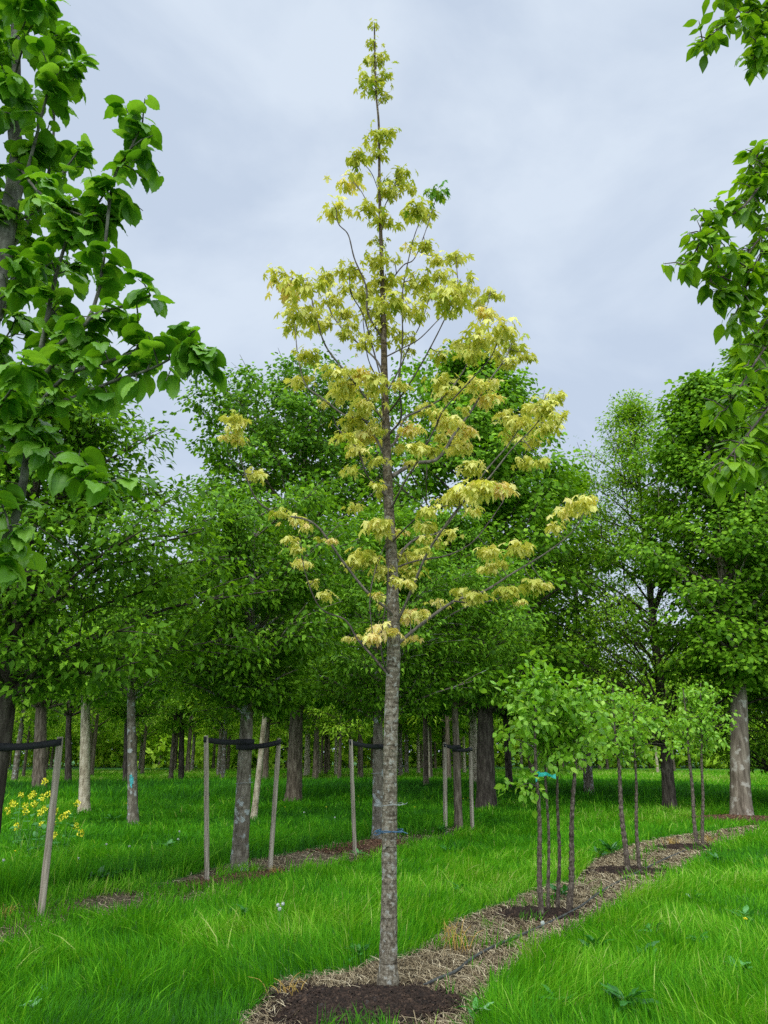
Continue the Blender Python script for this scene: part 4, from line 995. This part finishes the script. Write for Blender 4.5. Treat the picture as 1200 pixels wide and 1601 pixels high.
# --- undergrowth far back (one mass nobody could count)
def undergrowth():
    r = np.random.default_rng(5); n = 42000
    x_ = r.uniform(-85, 95, n); base_y = 88+6*np.sin(x_*.13)+r.normal(0, 3, n)
    h = 3+3.2*vnoise(x_, base_y*.1, 6, 4); z_ = r.random(n)**.8*h
    pos = np.column_stack([x_, base_y, z_]); d = r.normal(0, 1, (n, 3)); nn = r.normal(0, 1, (n, 3))+[0, -.4, .6]
    V, Ff, T = scatter(T_SIMPLE[0], T_SIMPLE[1], pos, d, nn, r.uniform(.5, 1.1, n), np.clip(r.normal(.65, .25, n), 0, 1))
    o = mesh('undergrowth', V, Ff, M['light'], None, False, {'tint': T}); tag(o, 'dark bushy undergrowth closing the far end of the rows', 'undergrowth', kind='stuff')
undergrowth()

# --- small plants
def rape(px, py, topy, label, seed, nf=8):
    a = G(px, py); Y = a[1]; r = np.random.default_rng(seed); H = P(px, topy, Y)[2]
    root = thing('flowering_plant', label, 'flower', a, 'yellow rape flowers by the leaning stake')
    b = Buf(); fl = Buf(); lf_p = []
    for k in range(nf):
        ex, ey = r.normal(0, .20, 2); top = np.array([ex*1.4, ey*1.4, H*r.uniform(.5, 1.0)])
        tube(b, smoothpath([[ex*.1, ey*.1, 0], [ex*.7, ey*.7, H*.5], top], 6), [.006, .005, .004, .004, .003, .003], 5)
        m = 40; q = r.normal(0, 1, (m, 3)); q = nrm(q)*.043*np.cbrt(r.random((m, 1)))*np.array([1, 1, 1.1])+top
        V, Ff, _ = scatter(np.array([[-.5, 0, 0], [.5, 0, 0], [.4, 1, .2], [-.4, 1, .2]]), np.array([[0, 1, 2, 3]]), q, q-top+r.normal(0, .01, (m, 3)), r.normal(0, 1, (m, 3))+[0, 0, 1], .020)
        o = Buf(); o.add(V, Ff); o.build('flower_head', M['yellow'], root, False)
        for z_ in np.linspace(.1, .75, 5): lf_p.append([ex*z_, ey*z_, H*z_])
    b.build('stem', M['stem'], root)
    lf_p = np.array(lf_p); n = len(lf_p)
    V, Ff, T = scatter(T_SAP[0], T_SAP[1], lf_p, np.column_stack([r.normal(0, 1, (n, 2)), r.uniform(0, .6, n)]), np.array([0, 0, 1])+r.normal(0, .2, (n, 3)), r.uniform(.07, .13, n), r.uniform(.3, .7, n))
    mesh('leaves', V, Ff, M['weed'], root, True, {'tint': T})
for i, (px, py, ty, lb) in enumerate([(22, 1330, 1243, 'yellow flowering rape plant right beside the leftmost dark trunk'), (36, 1345, 1222, 'tallest yellow flowering rape plant near the left edge'), (50, 1350, 1262, 'yellow flowering rape plant in the middle of the clump, low heads'),
        (58, 1335, 1240, 'yellow flowering rape plant just left of the leaning stake'), (84, 1340, 1250, 'yellow flowering rape plant partly behind the leaning stake'), (98, 1345, 1255, 'yellow flowering rape plant on the right of the leaning stake')]):
    rape(px, py, ty, lb, 500+i, 4)

def clock(px, py, label, seed, kind='clock'):
    r = np.random.default_rng(seed)
    # flower head seen at (px,py); it stands 0.2 m or so above the ground
    h = r.uniform(.20, .27); a = G(px, py, h); base = np.array([a[0], a[1], 0])
    root = thing('dandelion', label, 'dandelion', base, 'dandelion clocks' if kind == 'clock' else 'yellow dandelion flowers')
    b = Buf(); tube(b, smoothpath([[.015, 0, 0], [.008, 0, h*.5], [0, 0, h-.01]], 6), .0028, 5); b.build('stem', M['stem'], root)
    R = .017 if kind == 'clock' else .018
    m = 260 if kind == 'clock' else 90; d = nrm(r.normal(0, 1, (m, 3)))
    if kind != 'clock': d[:, 2] = np.abs(d[:, 2])*.5
    V, Ff, _ = scatter(np.array([[-.06, 0, 0], [.06, 0, 0], [.16, .9, 0], [0, 1.05, .1], [-.16, .9, 0]]), np.array([[0, 1, 2, 3], [0, 3, 4, 4]])[:1], np.tile([[0, 0, h]], (m, 1)), d, r.normal(0, 1, (m, 3)), R)
    o = Buf(); o.add(V, Ff)
    if kind == 'clock':
        th = np.linspace(.05, math.pi-.05, 7); tube(o, np.column_stack([0*th, 0*th, h-np.cos(th)*R*.8]), np.sin(th)*R*.8, 9)
    o.build('seed_head' if kind == 'clock' else 'flower_head', M['fluff'] if kind == 'clock' else M['yellow'], root, False)
CL = [(166, 1320, 'large dandelion clock among grass in front of the teal marked trunk'), (202, 1323, 'dandelion clock straight below the teal marked trunk'), (280, 1300, 'upper dandelion clock left of the left grey stake'), (278, 1312, 'lower dandelion clock left of the left grey stake'),
      (122, 1342, 'small dandelion clock right of the leaning stake in tall grass'), (442, 1413, 'right dandelion clock of three in the near grass'), (434, 1415, 'middle dandelion clock of three in the near grass'), (437, 1421, 'lowest dandelion clock of three in the near grass'), (475, 1270, 'dandelion clock in the grass behind the right grey stake'), (523, 1278, 'dandelion clock left of the grey stake by the maple'), (5, 1345, 'dandelion clock at the very left edge'), (848, 1443, 'white dandelion clock on the compost before the nearest saplings')]
for i, (px, py, lb) in enumerate(CL): clock(px, py, lb, 600+i)
YL = [(23, 1331, 'yellow dandelion below the rape flowers'), (197, 1256, 'yellow dandelion left of the teal marked trunk foot'), (510, 1262, 'yellow dandelion left of the stake near the maple'), (706, 1249, 'yellow dandelion between third pair of stakes, left'), (724, 1249, 'yellow dandelion between third pair of stakes, middle'), (731, 1248, 'yellow dandelion touching the rightmost pale stake'),
      (445, 1262, 'yellow dandelion behind the right grey stake'), (648, 1262, 'yellow dandelion right of the maple trunk'), (560, 1245, 'yellow dandelion just right of the stake by the maple'), (1165, 1437, 'single orange yellow flower in the grass at lower right')]
for i, (px, py, lb) in enumerate(YL): clock(px, py, lb, 650+i, 'flower')

def weed(px, py, label, size, nl_, seed, tint=.5, upr=1.3, wdt=.8):
    r = np.random.default_rng(seed); a = G(px, py); root = a; size *= .72; tint = min(tint, .86)*.9
    az = np.arange(nl_)*2.4+r.normal(0, .3, nl_)
    pos = np.column_stack([r.normal(0, .02, (nl_, 2)), r.uniform(.03, .09, nl_)])
    d = np.column_stack([np.cos(az), np.sin(az), r.uniform(.3, 1.3, nl_)*upr])
    nn = np.column_stack([-np.cos(az)*.3, -np.sin(az)*.3, np.ones(nl_)])+r.normal(0, .2, (nl_, 3))
    T = blade_leaf([(0, .05), (.15, .16), (.4, .24), (.65, .2), (.85, .11), (1.0, .01)], 5, .3, .35, .02, 0, .2)
    V, Ff, Tt = scatter(T[0], T[1], pos, d, nn, size*r.uniform(.65, 1.15, nl_), np.clip(r.normal(tint, .12, nl_), 0, 1), wdt)
    o = mesh('broadleaf_weed', V, Ff, M['weed'], None, True, {'tint': Tt}, loc=(a[0], a[1], 0)); tag(o, label, 'weed', 'broad leaved weeds in the grass')
WD = [(745, 1598, 'pale broad leaved weed at the bottom edge right of the mulch', .16, 7, .95), (1085, 1405, 'pale upright weed leaf in the grass below the middle saplings', .14, 5, .98), (1182, 1342, 'pale weed at the right edge below the red mulch', .16, 6, .9),
      (1165, 1440, 'grey green weed rosette right of centre in the right hand grass', .2, 10, .7), (1160, 1530, 'weed rosette in the lower right grass', .16, 8, .75), (985, 1585, 'tall dark weed with upright leaves in the lower right grass', .22, 14, .2), (930, 1490, 'dark weed at the grass edge right of the hose', .18, 12, .25), (1010, 1500, 'flat dark weed between hose and right edge', .16, 9, .35),
      (865, 1578, 'small weed in the right grass near the bottom', .14, 8, .6), (1095, 1480, 'low dark weed in the middle of the right grass', .16, 8, .3), (955, 1330, 'dark leafy weed left of the middle sapling pair', .24, 16, .2), (935, 1335, 'leafy weed against the straw edge near the middle saplings', .2, 14, .25),
      (690, 1300, 'dark weed tuft below the third pair of stakes', .25, 14, .2), (185, 1372, 'dark nettle like weed in the tall grass by the leaning stake', .24, 22, .1), (150, 1380, 'second dark weed right of the leaning stake', .24, 18, .1), (260, 1325, 'leafy weed below the two dandelion clocks', .22, 14, .4), (380, 1435, 'weed in the near grass left of the dandelion clocks', .13, 10, .3),
      (355, 1430, 'pale seeding weed in the near grass', .12, 8, .8), (175, 1280, 'pale broad weed left of the teal marked trunk', .26, 12, .6), (700, 1330, 'weed in the grass between maple and near saplings', .2, 12, .4), (720, 1395, 'small weed right of the maple in the bright grass', .16, 10, .5), (560, 1335, 'blue green weed leaf at foot of the stake by the maple', .2, 7, .95),
      (880, 1400, 'dark leafy weed growing among the nearest saplings', .2, 16, .15), (866, 1408, 'low green weed at the feet of the nearest saplings', .16, 12, .3), (40, 1590, 'pale clover like weed in the lower left corner', .10, 9, .9), (60, 1560, 'small pale weed above the lower left corner', .09, 8, .8), (560, 1500, 'leafy weed left of the maple foot', .14, 16, .45), (385, 1340, 'small weed growing on the lichen spotted trunk foot', .14, 10, .2),
      (1120, 1345, 'broad weed right of the farthest sapling pair', .22, 12, .3), (1020, 1462, 'thin weed in the right hand grass', .14, 8, .6)]
for i, (px, py, lb, sz, n_, tn) in enumerate(WD): weed(px, py+8, lb, sz, n_, 700+i, tn)

# dead yellow tufts
def tuft(px, py, label, n, h, seed, spread=.05):
    r = np.random.default_rng(seed); a = G(px, py); b = Buf()
    for k in range(n):
        az = r.uniform(0, 6.28); ln = h*r.uniform(.6, 1.15); s0 = r.normal(0, spread*.4, 2); lean = r.uniform(.1, .9)
        p = [[s0[0], s0[1], 0], [s0[0]+math.cos(az)*ln*lean*.4, s0[1]+math.sin(az)*ln*lean*.4, ln*.6], [s0[0]+math.cos(az)*ln*lean, s0[1]+math.sin(az)*ln*lean, ln*(1-.3*lean)]]
        tube(b, smoothpath(p, 6), [.0035, .0035, .003, .0025, .002, .001], 3, False, 0, 0, r.uniform(.5, 1))
    o = b.build('dead_grass_tuft', M['drytuft'], None, False, loc=(a[0], a[1], 0)); tag(o, label, 'dry tuft', 'dead yellow grass tufts')
M['drytuft'] = tint_mat('dry_tuft', [(0.0, (0.25, 0.16, 0.03)), (0.5, (0.38, 0.26, 0.06)), (1.0, (0.50, 0.30, 0.08))])
for i, q in enumerate([(456, 1562, 'orange dead grass tuft at the left side of the maple mulch', 16, .16), (716, 1490, 'tall dry stalks standing in the straw right of the maple', 14, .26), (705, 1478, 'pale dry stalks behind the hose', 10, .22), (1050, 1322, 'yellowing grass tuft left of the farthest saplings', 30, .16), (1110, 1318, 'yellowing grass tuft right of the farthest saplings', 30, .16),
                       (8, 1440, 'orange dry tuft at the left edge by the leaning stake', 24, .16), (428, 1368, 'orange dry tuft at the foot of the right grey stake', 20, .12), (690, 1448, 'yellow dry tuft at the edge of the straw', 16, .09)]):
    tuft(q[0], q[1], q[2], q[3], q[4], 800+i, .12)
# teal paint marks belong to the teal marked trunk
